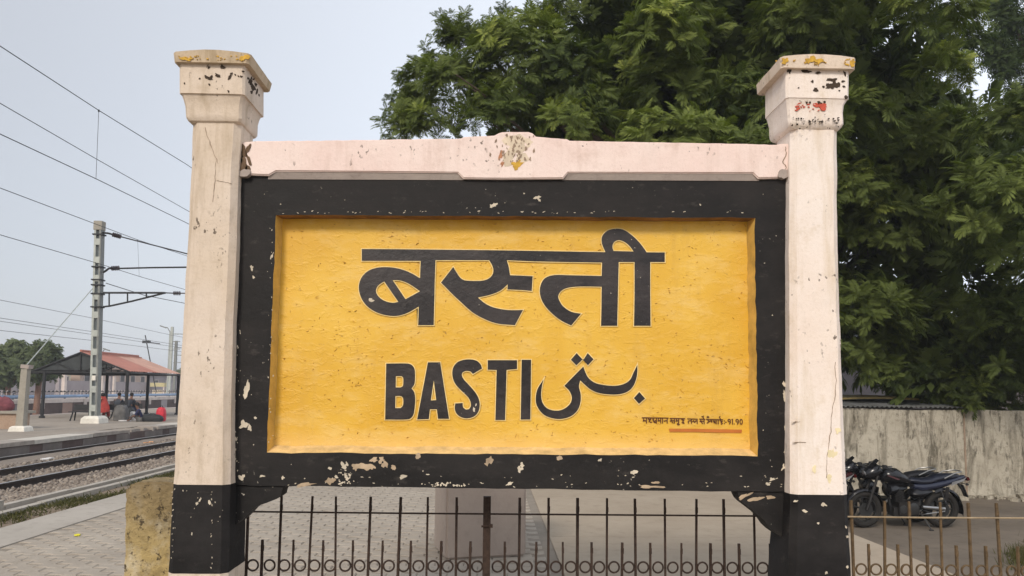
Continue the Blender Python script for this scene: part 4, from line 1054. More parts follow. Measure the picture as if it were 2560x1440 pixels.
def make_bike(label, seatm, bodym, tailm, stripe):
    t = thing('motorcycle', (0, 0, 0), label, 'motorcycle', 'motorcycles parked by the wall')
    for ax in (0.0, 1.32):
        m = MB(); m.torus((ax, 0, .30), (0, 1, 0), .247, .053, 28, 8, .9 if ax else 1.15); w_ = m.build('wheel', M['tyre'], t, smooth=60)
        m = MB(); m.torus((ax, 0, .30), (0, 1, 0), .197, .012, 28, 6, 2.6); m.lathe([(-.06, .045), (-.05, .05), (.05, .05), (.06, .045)], (ax, 0, .30), (0, 1, 0), 12)
        for k in range(6):
            a = k * math.pi / 3 + ax; d = Vector((math.cos(a), 0, math.sin(a))); m.tube([Vector((ax, 0, .3)) + d * .04, Vector((ax, 0, .3)) + d * .195], [.018, .013], 5)
        m.build('rim', M['alloy'], w_, smooth=50)
        m = MB(); m.lathe([(.058, .06), (.058, .115), (.062, .115), (.062, .06)], (ax, 0, .30), (0, 1, 0), 20); m.build('brake_disc', M['alloy'], w_)
    m = MB()
    for s_ in (-1, 1): m.tube([(1.32, s_ * .095, .30), (1.235, s_ * .095, .56), (1.09, s_ * .085, .98)], [.027, .026, .019], 8)
    m.tube([(1.12, -.10, .90), (1.12, .10, .90)], .025, 6); m.build('fork', M['engine'], t, smooth=50)
    m = MB(); pts = [(1.32 + .325 * math.cos(R(a)), .30 + .325 * math.sin(R(a))) for a in range(10, 176, 15)]
    m.rings([[Vector((x, -.062, z - .02)), Vector((x, -.045, z + .008)), Vector((x, .045, z + .008)), Vector((x, .062, z - .02))] for x, z in pts], closed=False, cap=False); m.build('front_fender', bodym, t, smooth=50)
    m = MB(); pts = [(.325 * math.cos(R(a)), .30 + .345 * math.sin(R(a))) for a in range(60, 196, 15)]
    m.rings([[Vector((x - .02, -.08, z - .03)), Vector((x - .02, -.06, z + .01)), Vector((x - .02, .06, z + .01)), Vector((x - .02, .08, z - .03))] for x, z in pts], closed=False, cap=False); m.build('rear_fender', glossblack, t, smooth=50)
    m = MB(); m.tube([(1.10, 0, .90), (.92, 0, .62), (.86, 0, .28), (.50, 0, .22), (.36, 0, .38), (.42, 0, .70), (1.05, 0, .84)], .024, 7)
    for s_ in (-1, 1): m.tube([(.44, s_ * .09, .68), (-.18, s_ * .08, .76)], .014, 6); m.tube([(.40, s_ * .12, .34), (0, s_ * .12, .30)], .022, 6)
    m.build('frame', M['iron'], t, smooth=50)
    m = MB(); m.box((.62, 0, .33), (.34, .26, .20)); m.box((.66, 0, .27), (.42, .20, .14))
    for k in range(7): m.box((.74 + k * .008, 0, .44 + k * .027), (.17, .20 - .008 * abs(k - 3), .013), Matrix.Rotation(R(-14), 3, 'Y'))
    m.box((.75, 0, .52), (.11, .13, .20), Matrix.Rotation(R(-14), 3, 'Y')); e_ = m.build('engine', M['engine'], t)
    m = MB(); m.lathe([(.12, .10), (.15, .095), (.16, .05), (.16, .001)], (.56, 0, .33), (0, 1, 0), 16); m.lathe([(.12, .07), (.14, .06), (.145, .001)], (.72, 0, .32), (0, 1, 0), 14); m.build('engine_cover', M['alloy'], e_, smooth=40)
    m = MB(); m.tube([(.84, -.04, .48), (.95, -.07, .36), (.90, -.10, .22), (.50, -.13, .20), (.2, -.15, .24)], .02, 8); m.tube([(.2, -.16, .24), (.1, -.17, .29), (-.32, -.18, .42)], [.03, .048, .045], 10); m.build('exhaust', M['chrome'], t, smooth=50)
    m = MB(); m.tube([(.40, .135, .36), (.02, .135, .33)], [.024, .028], 6); m.tube([(.40, .14, .24), (.02, .14, .29)], .009, 5); m.build('chain_guard', M['chrome'], t, smooth=50)
    m = MB(); m.box((.36, .16, .29), (.05, .14, .022)); m.build('footrest', M['iron'], t)
    m = MB(); m.tube([(.06, .10, .62), (.02, .16, .42)], .010, 5); m.box((.02, .18, .42), (.05, .09, .02)); m.build('footrest', M['alloy'], t)
    m = MB(); m.tube([(.42, .12, .26), (.34, .26, .03)], .011, 5); m.box((.335, .265, .014), (.06, .04, .016)); m.build('side_stand', M['iron'], t)
    m = MB()
    for s_ in (-1, 1): m.tube([(-.05, s_ * .115, .68), (.02, s_ * .115, .30)], [.028, .022], 7)
    m.build('shock_absorber', M['engine'], t)
    m = MB(); loft(m, [(1.06, .83, .05, .05), (1.02, .85, .12, .10), (.92, .86, .155, .125), (.78, .845, .150, .125), (.66, .80, .115, .09), (.56, .76, .08, .05)], 14); tk = m.build('fuel_tank', bodym, t, smooth=60)
    m = MB(); m.lathe([(0, .045), (.012, .045), (.016, .03), (.018, .001)], (.88, 0, .983), (.1, 0, 1), 14); m.build('filler_cap', M['chrome'], tk)
    if stripe:
        m = MB(); m.prism([(1.00, .140, .86), (.84, .166, .80), (.80, .166, .815), (1.00, .136, .885)], (0, .006, 0)); m.build('stripe', redpanel, tk); m = MB(); m.prism([(1.00, -.140, .86), (.84, -.166, .80), (.80, -.166, .815), (1.00, -.136, .885)], (0, -.006, 0)); m.build('stripe', redpanel, tk)
    m = MB(); loft(m, [(.95, .60, .09, .03), (.93, .62, .155, .11), (.84, .64, .16, .10), (.78, .66, .12, .06)], 10); m.build('tank_scoop', bodym, t, smooth=50)
    m = MB(); loft(m, [(.60, .775, .06, .03), (.52, .775, .105, .045), (.36, .755, .125, .05), (.22, .765, .125, .055), (.14, .80, .125, .06), (-.02, .83, .115, .055), (-.20, .845, .095, .045), (-.30, .85, .05, .02)], 14); m.build('seat', seatm, t, smooth=60)
    m = MB(); loft(m, [(.50, .68, .085, .06), (.38, .66, .125, .085), (.16, .69, .125, .08), (-.08, .745, .115, .07), (-.28, .80, .085, .05), (-.40, .835, .04, .022)], 12); tl = m.build('tail_cowl', tailm, t, smooth=60)
    m = MB(); m.prism([(-.10, .118, .70), (-.34, .085, .775), (-.43, .03, .83), (-.36, .05, .80), (-.12, .118, .755)], (0, .008, 0)); m.prism([(-.10, -.118, .70), (-.34, -.085, .775), (-.43, -.03, .83), (-.36, -.05, .80), (-.12, -.118, .755)], (0, -.008, 0)); m.build('side_panel', M['silverpaint'], tl)
    m = MB(); m.tube([(.02, .13, .82), (-.14, .135, .90), (-.30, .09, .925), (-.33, 0, .925), (-.30, -.09, .925), (-.14, -.135, .90), (.02, -.13, .82)], .011, 6); m.build('grab_rail', M['chrome'], t, smooth=60)
    m = MB(); m.box((-.44, 0, .80), (.04, .13, .05), Matrix.Rotation(R(25), 3, 'Y')); m.build('tail_lamp', plain('dark_red_lens', (.07, .008, .008), .2, local=True), t)
    m = MB(); m.box((-.40, 0, .60), (.012, .11, .22), Matrix.Rotation(R(24), 3, 'Y')); m.tube([(-.30, 0, .72), (-.42, 0, .56)], .02, 6)
    for s_ in (-1, 1): m.tube([(-.33, 0, .73), (-.35, s_ * .14, .73)], .007, 5); m.lathe([(0, .012), (.02, .024), (.05, .015)], (-.35, s_ * .13, .73), (0, s_, 0), 8)
    m.build('plate_bracket', M['iron'], t)
    m = MB(); m.tube([(1.06, .34, .985), (1.10, .22, 1.02), (1.10, 0, 1.01), (1.10, -.22, 1.02), (1.06, -.34, .985)], .012, 7)
    for s_ in (-1, 1): m.tube([(1.075, s_ * .27, 1.0), (1.045, s_ * .37, .975)], .019, 7); m.tube([(1.12, s_ * .25, 1.01), (1.09, s_ * .37, .99)], .006, 4); m.box((1.08, s_ * .20, 1.02), (.05, .07, .05))
    hb = m.build('handlebar', M['iron'], t, smooth=50)
    m = MB(); loft(m, [(1.06, .93, .10, .07), (1.12, .93, .13, .12), (1.22, .90, .12, .115), (1.30, .87, .085, .075), (1.33, .86, .04, .03)], 12); hc = m.build('headlamp_cowl', bodym, t, smooth=60)
    m = MB(); m.lathe([(0, .06), (.012, .05), (.016, .001)], (1.315, 0, .87), (1, 0, -.2), 14); m.build('headlamp', M['chrome'], hc)
    m = MB(); m.rings([[Vector((1.10, -.07, 1.10)), Vector((1.11, 0, 1.125)), Vector((1.10, .07, 1.10))], [Vector((1.24, -.10, .98)), Vector((1.26, 0, .99)), Vector((1.24, .10, .98))]], closed=False, cap=False); m.build('windscreen', glossblack, hc)
    m = MB(); loft(m, [(.54, .56, .10, .03), (.48, .56, .135, .09), (.30, .58, .13, .08), (.20, .60, .10, .04)], 10); m.build('side_cover', bodym, t, smooth=50)
    return t
redpanel = plain('dark_red_gloss_panel', (0.050, 0.006, 0.006), 0.25, var=0.2, local=True, spec=0.5)
blueseat = plain('blue_black_seat_vinyl', (0.013, 0.015, 0.027), 0.33, var=0.2, local=True, spec=0.5)
bluetail = plain('blue_black_gloss_panel', (0.015, 0.019, 0.040), 0.25, var=0.2, local=True, spec=0.6)
blackseat = plain('black_seat_vinyl', (0.014, 0.014, 0.017), 0.45, var=0.2, local=True)
bk1 = make_bike('black motorcycle with a blue sheen seat and silver tail panel, nearest the railing', blueseat, glossblack, bluetail, True)
bk2 = make_bike('black motorcycle standing directly behind the blue seated one', blackseat, glossblack, glossblack, False)
bk3 = make_bike('dark red and black motorcycle mostly hidden by the right pillar', blackseat, redpanel, redpanel, False)
for b_, (px, py), dY, rz in ((bk1, (2352, 1318), 0, 183), (bk2, (2290, 1306), 0.0, 181), (bk3, (2072, 1309), 0.0, 186)):
    p = atZ(px, py, LOT); b_.location = (p.x, p.y + dY, LOT); b_.rotation_euler = (R(-3), 0, R(rz))

# ------------------------------------------------------------------ trees
def leaf_tpl(rg, npair=11, L=0.5, plen=0.165, pw=0.038, droop=0.35):
    V = []; Qs = []
    def quad(a, b, c, d):
        k = len(V); V.extend([a, b, c, d]); Qs.append((k, k + 1, k + 2, k + 3))
    pos = lambda t: np.array([L * t * (1 - 0.18 * droop * t), 0, 0.10 * L * t - droop * L * t * t])
    quad(pos(0) + (0, .006, 0), pos(0) - (0, .006, 0), pos(.55) - (0, .005, 0), pos(.55) + (0, .005, 0))
    quad(pos(.55) + (0, .005, 0), pos(.55) - (0, .005, 0), pos(1) - (0, .003, 0), pos(1) + (0, .003, 0))
    for i in range(npair):
        t = 0.14 + 0.86 * i / (npair - 1); p = pos(t)
        ln = plen * (0.55 + 0.75 * math.sin(math.pi * (0.15 + 0.75 * t))) * rg.uniform(.85, 1.12)
        for s_ in (-1, 1):
            a = R(66 - 34 * t + rg.uniform(-7, 7))
            d = np.array([math.cos(a), s_ * math.sin(a), -0.18 - 0.35 * t + rg.uniform(-.16, .12)]); d /= np.linalg.norm(d)
            nrm = np.cross(d, (0, 0, 1.0)); nrm /= np.linalg.norm(nrm); nrm = nrm * pw * 0.5
            sag = np.array([0, 0, -0.10 * ln])
            quad(p, p + d * ln * .42 + nrm, p + d * ln + sag, p + d * ln * .50 - nrm)
    return np.array(V), np.array(Qs)
def rotz(a): c, s_ = math.cos(a), math.sin(a); return np.array([[c, -s_, 0], [s_, c, 0], [0, 0, 1.0]])
def roty(a): c, s_ = math.cos(a), math.sin(a); return np.array([[c, 0, s_], [0, 1, 0], [-s_, 0, c]])
def rotx(a): c, s_ = math.cos(a), math.sin(a); return np.array([[1, 0, 0], [0, c, -s_], [0, s_, c]])
def clump_tpl(rg, nleaf=8, **kw):
    V = []; Q = []; k = 0
    for i in range(nleaf):
        v, q = leaf_tpl(rg, **kw)
        el = rg.uniform(-5, 62); az = i * 2.4 + rg.uniform(-.4, .4)
        v = v * rg.uniform(.75, 1.15) @ (rotz(az) @ roty(-R(el)) @ rotx(rg.uniform(-.5, .5))).T + np.array([0, 0, -0.10 + 0.02 * i])
        V.append(v); Q.append(q + k); k += len(v)
    return np.concatenate(V), np.concatenate(Q)
def foliage(name, P, N, tint, size, mat, parent, rg, tpls):
    # P clump centres, N outward directions
    W = wloc(parent); VV = []; QQ = []; TT = []; k = 0
    which = rg.integers(0, len(tpls), len(P))
    for ti, (tv, tq) in enumerate(tpls):
        idx = np.where(which == ti)[0]
        if not len(idx): continue
        for i in idx:
            nrm = N[i]; az = math.atan2(nrm[1], nrm[0]); tilt = math.acos(max(-1, min(1, nrm[2]))) * 0.62
            Rm = rotz(az) @ roty(tilt) @ rotz(rg.uniform(0, 6.28))
            VV.append(tv * size[i] @ Rm.T + P[i]); QQ.append(tq + k); k += len(tv)
            TT.append(np.clip(tint[i] + rg.normal(0, 0.07, len(tq)), 0, 1))
    V = np.concatenate(VV) - np.array([W.x, W.y, W.z])
    return np_mesh(name, V, np.concatenate(QQ), mat, parent, attr=np.concatenate(TT))
def inside(p, poly):
    x, y_ = p; c = False; n_ = len(poly)
    for i in range(n_):
        (x1, y1), (x2, y2) = poly[i], poly[i - 1]
        if (y1 > y_) != (y2 > y_) and x < (x2 - x1) * (y_ - y1) / (y2 - y1) + x1: c = not c
    return c
rg = np.random.default_rng(12)
tpls = [clump_tpl(rg, 8) for _ in range(9)]
tree = thing('tree', (6.2, 17.6, LOT), 'huge dark green feathery leaved tree spreading over the boundary wall', 'tree', 'trees')
# outline of the crown in the plane Y = 16, used to set out its boughs in depth
OUT = [(975, 345), (985, 300), (1035, 210), (1085, 140), (1100, 60), (1120, 50), (1180, 90), (1225, 60), (1250, 40), (1330, 70), (1380, 10), (1420, -120), (1700, -420), (2100, -480), (2380, -260), (2440, -60), (2480, 60), (2560, 190), (2760, 330), (2950, 600), (2900, 900), (2600, 1000), (2440, 1030), (2390, 1040), (2320, 985), (2130, 965), (1900, 960), (1500, 900), (1250, 760), (1080, 560)]
OUT = [(atY(x, y_, 16).x, atY(x, y_, 16).z) for x, y_ in OUT]
boughs = []
tries = 0
while len(boughs) < 120 and tries < 20000:
    tries += 1
    x, z = rg.uniform(-2.6, 14.5), rg.uniform(1.0, 13.5); r_ = rg.uniform(.55, 1.25)
    if not all(inside((x + r_ * .8 * math.cos(a), z + r_ * .8 * math.sin(a)), OUT) for a in np.arange(0, 6.28, .7)): continue
    edge = min(math.hypot(x - a, z - b) for a, b in OUT)
    dep = min(4.2, 0.7 + edge * 1.1)
    yy = 17.0 + rg.uniform(-1, 1) * dep * (1 if rg.random() < .5 else .9)
    s_ = (yy) / 16.0 if False else 1.0
    if any((x - b[0]) ** 2 + (yy - b[1]) ** 2 * .6 + (z - b[2]) ** 2 < (0.62 * (r_ + b[3])) ** 2 for b in boughs): continue
    boughs.append((x, yy, z, r_))
for (px, py, Y, rp_) in ((2150, 905, 17.0, 60), (2230, 925, 16.9, 55), (2320, 930, 16.8, 60), (2410, 965, 16.6, 60), (2200, 850, 17.2, 70), (2480, 930, 16.8, 70), (2390, 1005, 16.35, 26), (2420, 1012, 16.35, 22), (1145, 100, 16.4, 34), (1125, 105, 16.4, 26), (1060, 205, 16, 60), (1022, 290, 15.8, 48), (1035, 262, 16.2, 34), (1262, 95, 16.5, 34), (1305, 105, 16.8, 38), (1200, 120, 16.2, 55), (1150, 230, 15.4, 95), (1290, 200, 15.2, 110), (1390, 60, 16.5, 60), (1420, 190, 15.0, 100), (1080, 320, 15.4, 70), (1250, 300, 14.9, 85), (1030, 325, 15.8, 34), (1450, 300, 14.8, 90)):
    p = atY(px, py, Y); boughs.append((p.x, Y, p.z, rp_ * Y / F_PX))
P = []; N = []; T = []; S = []
for (x, yy, z, r_) in boughs:
    nc = int((14 if r_ > .26 else 6) + 29 * r_ * r_)
    bt = rg.normal(0.36, 0.16)
    for _ in range(nc):
        d = rg.normal(0, 1, 3); d /= np.linalg.norm(d)
        if d[1] > 0.55 and rg.random() < .8: d[1] = -d[1]
        if d[2] < -0.3 and rg.random() < .55: d[2] = -d[2]
        rr = r_ * rg.uniform(.72, 1.03)
        P.append((x + d[0] * rr, yy + d[1] * rr, z + d[2] * rr * .85)); N.append(d)
        young = 0.28 if rg.random() < .10 else 0
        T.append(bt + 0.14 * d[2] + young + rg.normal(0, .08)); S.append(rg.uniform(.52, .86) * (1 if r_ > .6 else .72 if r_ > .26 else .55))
# wispy leading shoots along the open left side and top of the crown
for (px, py, dx, dy) in ((1105, 70, -.3, 1), (1125, 62, .1, 1), (1148, 62, .3, 1), (1172, 80, .5, .8), (1195, 100, .6, .7), (1098, 100, -.8, .5), (1232, 75, -.3, 1), (1255, 55, 0, 1), (1275, 60, .3, 1), (1300, 75, .1, 1), (1322, 62, 0, 1), (1345, 68, .3, 1), (1375, 40, -.5, .9), (1390, 15, -.4, 1), (1378, 60, -.9, .4),
        (1085, 150, -.7, .7), (1062, 168, -.6, .8), (1045, 185, -.7, .6), (1030, 205, -.8, .5), (1018, 222, -.9, .4), (1010, 245, -.9, .3), (1000, 262, -1, .3), (992, 285, -1, .3), (984, 305, -1, .2), (978, 325, -1, .2), (972, 342, -1, .1), (1035, 240, -.8, .6), (1015, 290, -1, .4), (1078, 128, -.8, .6), (1215, 95, 0, 1), (1160, 55, 0, 1), (1112, 48, -.2, 1), (1330, 45, .2, 1), (1258, 38, -.1, 1)):
    b_ = np.array(atY(px, py, 16.2 + rg.uniform(-.5, .5))); d0 = np.array([dx, rg.uniform(-.4, .4), dy + .25]); d0 /= np.linalg.norm(d0); L_ = rg.uniform(.25, .50)
    for k in range(4):
        P.append(b_ + d0 * (L_ * (k / 3 - .45)) + rg.normal(0, .035, 3)); dd = d0 + rg.normal(0, .25, 3); N.append(dd / np.linalg.norm(dd)); T.append(.45 + rg.normal(0, .12)); S.append(rg.uniform(.30, .46))
P, N, T, S = np.array(P), np.array(N), np.array(T), np.array(S)
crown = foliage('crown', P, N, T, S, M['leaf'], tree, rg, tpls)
# leaves of the inner crown and its far side
Pi = []; Ni = []
while len(Pi) < 900:
    x, z = rg.uniform(-2.2, 14), rg.uniform(1.4, 13)
    if not all(inside((x + .55 * math.cos(a), z + .55 * math.sin(a)), OUT) for a in (0, 1.05, 2.1, 3.14, 4.2, 5.25)) or not inside((x - (1.6 if x < 1.5 else 0), z + (1.0 if x < 1.5 else 0)), OUT): continue
    Pi.append((x, rg.uniform(16.5, 21.0), z)); d = rg.normal(0, 1, 3); Ni.append(d / np.linalg.norm(d))
Pi, Ni = np.array(Pi), np.array(Ni)
big = [clump_tpl(rg, 7, npair=7, L=.6, plen=.26, pw=.10) for _ in range(4)]
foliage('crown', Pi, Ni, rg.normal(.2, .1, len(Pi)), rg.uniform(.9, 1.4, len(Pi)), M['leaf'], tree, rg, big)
m = MB(); b0 = Vector((6.2, 17.6, LOT - .1))
m.tube([b0, b0 + Vector((.05, 0, 1.2)), b0 + Vector((-.1, .1, 2.6)), b0 + Vector((0, .1, 4.0))], [.42, .34, .31, .27], 12); m.build('trunk', M['bark'], tree, smooth=60)
for k in range(16):
    far_ = [b for b in boughs[:110] if b[1] > 17.3 and b[2] < 9]; bx_ = far_[int(rg.integers(0, len(far_)))] if k < 11 else boughs[-1 - (k - 11) * 2]
    s_ = b0 + Vector((0, .1, rg.uniform(2.4, 4.0))); e_ = Vector((bx_[0], bx_[1], bx_[2])); mid = (s_ + e_) / 2 + Vector((rg.uniform(-.3, .3), rg.uniform(-.3, .3), .5))
    m = MB(); m.tube([s_, s_ * .6 + mid * .4 + Vector((0, 0, .2)), mid, mid * .5 + e_ * .5 + Vector((rg.uniform(-.2, .2), 0, .1)), e_], [.19, .14, .10, .065, .03], 8); m.build('limb', M['bark'], tree, smooth=60)
    for j in range(3):
        q = e_ + Vector(tuple(rg.normal(0, .45, 3))); m = MB(); m.tube([mid * .4 + e_ * .6, (e_ + q) / 2 + Vector((0, 0, .15)), q], [.035, .022, .010], 5); m.build('branch', M['bark'], tree, smooth=60)

# finer leaved tree showing at the top right
tree2 = thing('tree', (18.6, 25, LOT), 'finer leaved tree showing at the far right edge behind the big tree', 'tree', 'trees')
P = []; N = []; T = []
for (px, py, rp_) in ((2495, 140, 26), (2520, 175, 30), (2478, 105, 20), (2530, 60, 30), (2570, 120, 45), (2500, 20, 26), (2620, 60, 60), (2640, 190, 70), (2700, 300, 90), (2560, 235, 35), (2620, 330, 80), (2760, 100, 80), (2540, -30, 40)):
    c = atY(px, py, 25); r_ = rp_ * 25 / F_PX
    for _ in range(int(26 + 40 * r_)):
        d = rg.normal(0, 1, 3); d /= np.linalg.norm(d); P.append(np.array(c) + d * r_ * rg.uniform(.2, 1.1)); N.append(d); T.append(rg.normal(.35, .2))
fine = [clump_tpl(rg, 6, npair=6, L=.55, plen=.12, pw=.055, droop=.25) for _ in range(5)]
foliage('crown', np.array(P), np.array(N), np.array(T), rg.uniform(.6, 1.0, len(P)), M['leaf2'], tree2, rg, fine)
m = MB(); b0 = Vector((18.6, 25, LOT - .1)); top_ = Vector(tuple(atY(2600, 120, 25))); m.tube([b0, b0 * .5 + top_ * .5 + Vector((.6, 0, 0)), top_], [.35, .25, .08], 10); m.build('trunk', M['bark'], tree2, smooth=60)
for (px, py) in ((2480, -5), (2545, 150), (2690, 200), (2560, 20)):
    e_ = atY(px, py, 25); m = MB(); m.tube([b0 * .3 + top_ * .7 + Vector((.3, 0, 0)), (top_ + e_) / 2, e_], [.10, .06, .02], 6); m.build('limb', M['bark'], tree2, smooth=60)
# undergrowth behind the wall
bush = thing('bush', (12.5, 17.6, LOT), 'leafy undergrowth rising behind the right end of the wall', 'bush')
P = []; N = []
for _ in range(150):
    c = atY(rg.uniform(2330, 2760), rg.uniform(930, 1030), rg.uniform(16.9, 18.6)); P.append(np.array(c)); d = rg.normal(0, 1, 3); d[2] = abs(d[2]); N.append(d / np.linalg.norm(d))
foliage('foliage', np.array(P), np.array(N), rg.normal(.35, .15, len(P)), rg.uniform(.5, .85, len(P)), M['leaf'], bush, rg, tpls)
# tufts of grass at the edge of the lot, right
gv = []; gt = []
for _ in range(900):
    c = atZ(2560 + rg.normal(10, 28), 1395 + rg.normal(0, 14), LOT); a = rg.uniform(0, 6.28); h_ = rg.uniform(.04, .14); l_ = Vector((rg.normal(0, .05), rg.normal(0, .05), h_)); s_ = Vector((math.cos(a), math.sin(a), 0)) * rg.uniform(.004, .010)
    gv += [c - s_, c + s_, c + s_ * .5 + l_ * .6, c + l_]; gt.append(rg.uniform(.2, .8))
tag(np_mesh('grass_tuft', np.array([tuple(p) for p in gv]), np.arange(len(gv)).reshape(-1, 4), M['grass'], attr=np.array(gt)), 'tuft of grass at the lower right edge of the lot', 'grass', kind='stuff')
# ------------------------------------------------------------------ opposite platform
PZ = -0.22; PX0, PX1 = -25.7, -14.30
m = MB(); m.bx((PX0, 6, -1.0), (PX1 - 0.05, 120, PZ - 0.12)); opp = m.build('opposite_platform', M['maroon'], kind='structure')
m = MB(); m.bx((PX0, 6, PZ - 0.118), (PX1 - 0.9, 120, PZ)); m.build('platform_top', concrete('dusty_platform_top', (0.27, 0.23, 0.19), (0.34, 0.295, 0.245), (0.20, 0.17, 0.14), 0.5), opp)
m = MB(); m.bx((PX0 - .3, 6, PZ - 0.3), (PX0 - 0.003, 120, PZ + 0.03)); m.build('rear_kerb', M['offwhite'], opp)
copm = [plain('pale_coping', (0.52, 0.48, 0.42), 0.9, var=0.2, scale=3), plain('dirty_coping', (0.33, 0.29, 0.25), 0.9, var=0.3, scale=3)]
rk = random.Random(9); y = 12.0; k = 0
while y < 70:
    L_ = 1.78; broken = 29.6 < y + L_ / 2 < 33.2
    m = MB()
    if broken:
        for q in range(3): m.box((PX1 - .45 + rk.uniform(-.15, .05), y + .3 + q * .58, PZ - .10), (.75, .5, .16), Matrix.Rotation(rk.uniform(-.25, .25), 3, 'Z') @ Matrix.Rotation(rk.uniform(-.08, .08), 3, 'X'))
    else: m.box((PX1 - .45 + rk.uniform(-.012, .012), y + L_ / 2, PZ - .06 + rk.uniform(-.008, .008)), (.90, L_ - .02, .125))
    m.build('coping_stone', copm[1 if (k % 3 == 0 or broken) else 0], opp); y += L_; k += 1
m = MB()
for q in range(26): m.bx((PX1 - .055, 13 + q * 2.4, -0.9), (PX1 - .04, 13 + q * 2.4 + (1.1 if q % 2 else 1.7), PZ - .15))
m.build('wall_panel', plain('grey_wall_panel', (0.17, 0.145, 0.13), .9, var=.3, scale=2), opp, kind='stuff')

# ---- overhead line: masts, insulators, brackets, wires
base = atZ(236, 1058, PZ); MD = base.y
zt = atY(248, 567, MD).z
mast = thing('catenary_mast', (base.x, MD, PZ), 'tall grey battened steel mast standing on a white footing', 'mast', 'overhead line masts')
m = MB(); m.rings([[Vector((base.x + a * .42, MD + b * .45, PZ)) for a, b in ((-1, -1), (1, -1), (1, 1), (-1, 1))], [Vector((base.x + a * .40, MD + b * .43, PZ + .22)) for a, b in ((-1, -1), (1, -1), (1, 1), (-1, 1))], [Vector((base.x + a * .30, MD + b * .32, PZ + .34)) for a, b in ((-1, -1), (1, -1), (1, 1), (-1, 1))]])
m.build('footing', M['whitefoot'], mast)
lean = (atY(249, 567, MD).x - base.x)
def mx_(z): return base.x + lean * (z - PZ) / (zt - PZ)
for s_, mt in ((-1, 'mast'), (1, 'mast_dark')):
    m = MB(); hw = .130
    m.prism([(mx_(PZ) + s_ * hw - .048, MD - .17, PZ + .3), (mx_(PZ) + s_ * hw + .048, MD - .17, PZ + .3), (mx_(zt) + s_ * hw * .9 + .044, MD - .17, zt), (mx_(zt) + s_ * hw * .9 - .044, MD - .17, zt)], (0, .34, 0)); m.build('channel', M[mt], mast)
z = PZ + .55
bat = MB(); i = 0
while z < zt - .3:
    h_ = .30
    m = MB(); m.bx((mx_(z) - .115, MD - .174, z), (mx_(z) + .115, MD - .16, z + h_)); m.bx((mx_(z) - .115, MD + .155, z), (mx_(z) + .115, MD + .174, z + h_)); m.build('batten', M['mast'], mast); z += .86
m = MB(); m.box((mx_(zt), MD, zt + .04), (.38, .38, .42)); m.build('mast_cap', M['postconc'], mast)
for py in (668, 700, 713, 735, 768, 587):
    zc = atY(240, py, MD).z; m = MB(); m.box((mx_(zc), MD, zc), (.46, .42, .06)); m.build('clamp', M['iron'], mast)
def insulator(m, a, b, r=.085, nd=5):
    a, b = Vector(a), Vector(b); L_ = (b - a).length; prof = [(0, .03)]
    for k in range(nd):
        t0 = L_ * (k + .15) / nd; t1 = L_ * (k + .5) / nd; t2 = L_ * (k + .85) / nd; prof += [(t0, .035), (t1, r), (t2, .035)]
    prof.append((L_, .03)); m.lathe(prof, a, b - a, 10)
q = lambda px, py: atY(px, py, MD)
m = MB(); insulator(m, q(281, 586), q(303, 592), .12); m.build('insulator', M['insul'], mast, smooth=50)
m = MB(); m.tube([q(258, 582), q(270, 583), q(281, 586)], .05, 6); m.tube([q(258, 681), q(266, 676), q(272, 671), q(280, 671)], .05, 6); m.build('insulator_arm', M['iron'], mast)
m = MB(); insulator(m, q(278, 671), q(299, 670), .12); m.build('insulator', M['insul'], mast, smooth=50)
m = MB(); m.tube([q(299, 671), q(380, 669), q(462, 668), q(700, 664)], .04, 7); m.tube([q(303, 592), q(345, 603), q(462, 633), q(700, 690)], .032, 6); m.build('stay_tube', M['iron'], mast)
m = MB(); m.tube([q(258, 732), q(340, 732), q(411, 732)], .05, 6); m.tube([q(258, 767), q(275, 765), q(330, 753), q(414, 732)], .045, 6); m.tube([q(411, 732), q(434, 733)], .03, 6)
for a, b in ((273, 764), (319, 755), (366, 744)): m.tube([q(a, 732), q(a, b)], .035, 5)
m.build('bracket', M['iron'], mast); m = MB(); insulator(m, q(433, 733), q(452, 733), .11, 4); m.tube([q(452, 733), q(640, 738)], .03, 6); m.build('insulator', M['insul'], mast, smooth=50)
m = MB(); bxz = atY(214 + 26, 1000, MD); m.box((mx_(.6), MD - .22, atY(235, 945, MD).z), (.16, .10, .22)); m.build('label_plate', M['whitefoot'], mast)

ps = atZ(52, 1078, PZ); PD = ps.y
post = thing('stay_post', (ps.x, PD, PZ), 'short square concrete stay post on a white footing at the left edge', 'post')
zpt = atY(58, 906, PD).z
m = MB(); m.rings([[Vector((ps.x + a * .135, PD + b * .14, PZ + .1)) for a, b in ((-1, -1), (1, -1), (1, 1), (-1, 1))], [Vector((ps.x + a * .115 + .04, PD + b * .12, zpt - .25)) for a, b in ((-1, -1), (1, -1), (1, 1), (-1, 1))]]); m.build('post_shaft', M['postconc'], post)
m = MB(); m.box((ps.x + .07, PD, zpt - .16), (.30, .30, .14), Matrix.Rotation(.08, 3, 'Y')); m.build('post_cap', M['greyplaster'], post)
m = MB(); m.rings([[Vector((ps.x + a * .30, PD + b * .30, PZ)) for a, b in ((-1, -1), (1, -1), (1, 1), (-1, 1))], [Vector((ps.x + a * .27, PD + b * .27, PZ + .15)) for a, b in ((-1, -1), (1, -1), (1, 1), (-1, 1))], [Vector((ps.x + a * .2, PD + b * .2, PZ + .2)) for a, b in ((-1, -1), (1, -1), (1, 1), (-1, 1))]]); m.build('footing', M['whitefoot'], post)
m = MB(); m.tube([Vector((ps.x + .07, PD, zpt - .08)), q(232, 721)], .022, 5); tag(m.build('guy_wire', M['mast']), 'taut guy wire from the concrete post up to the mast', 'wire')

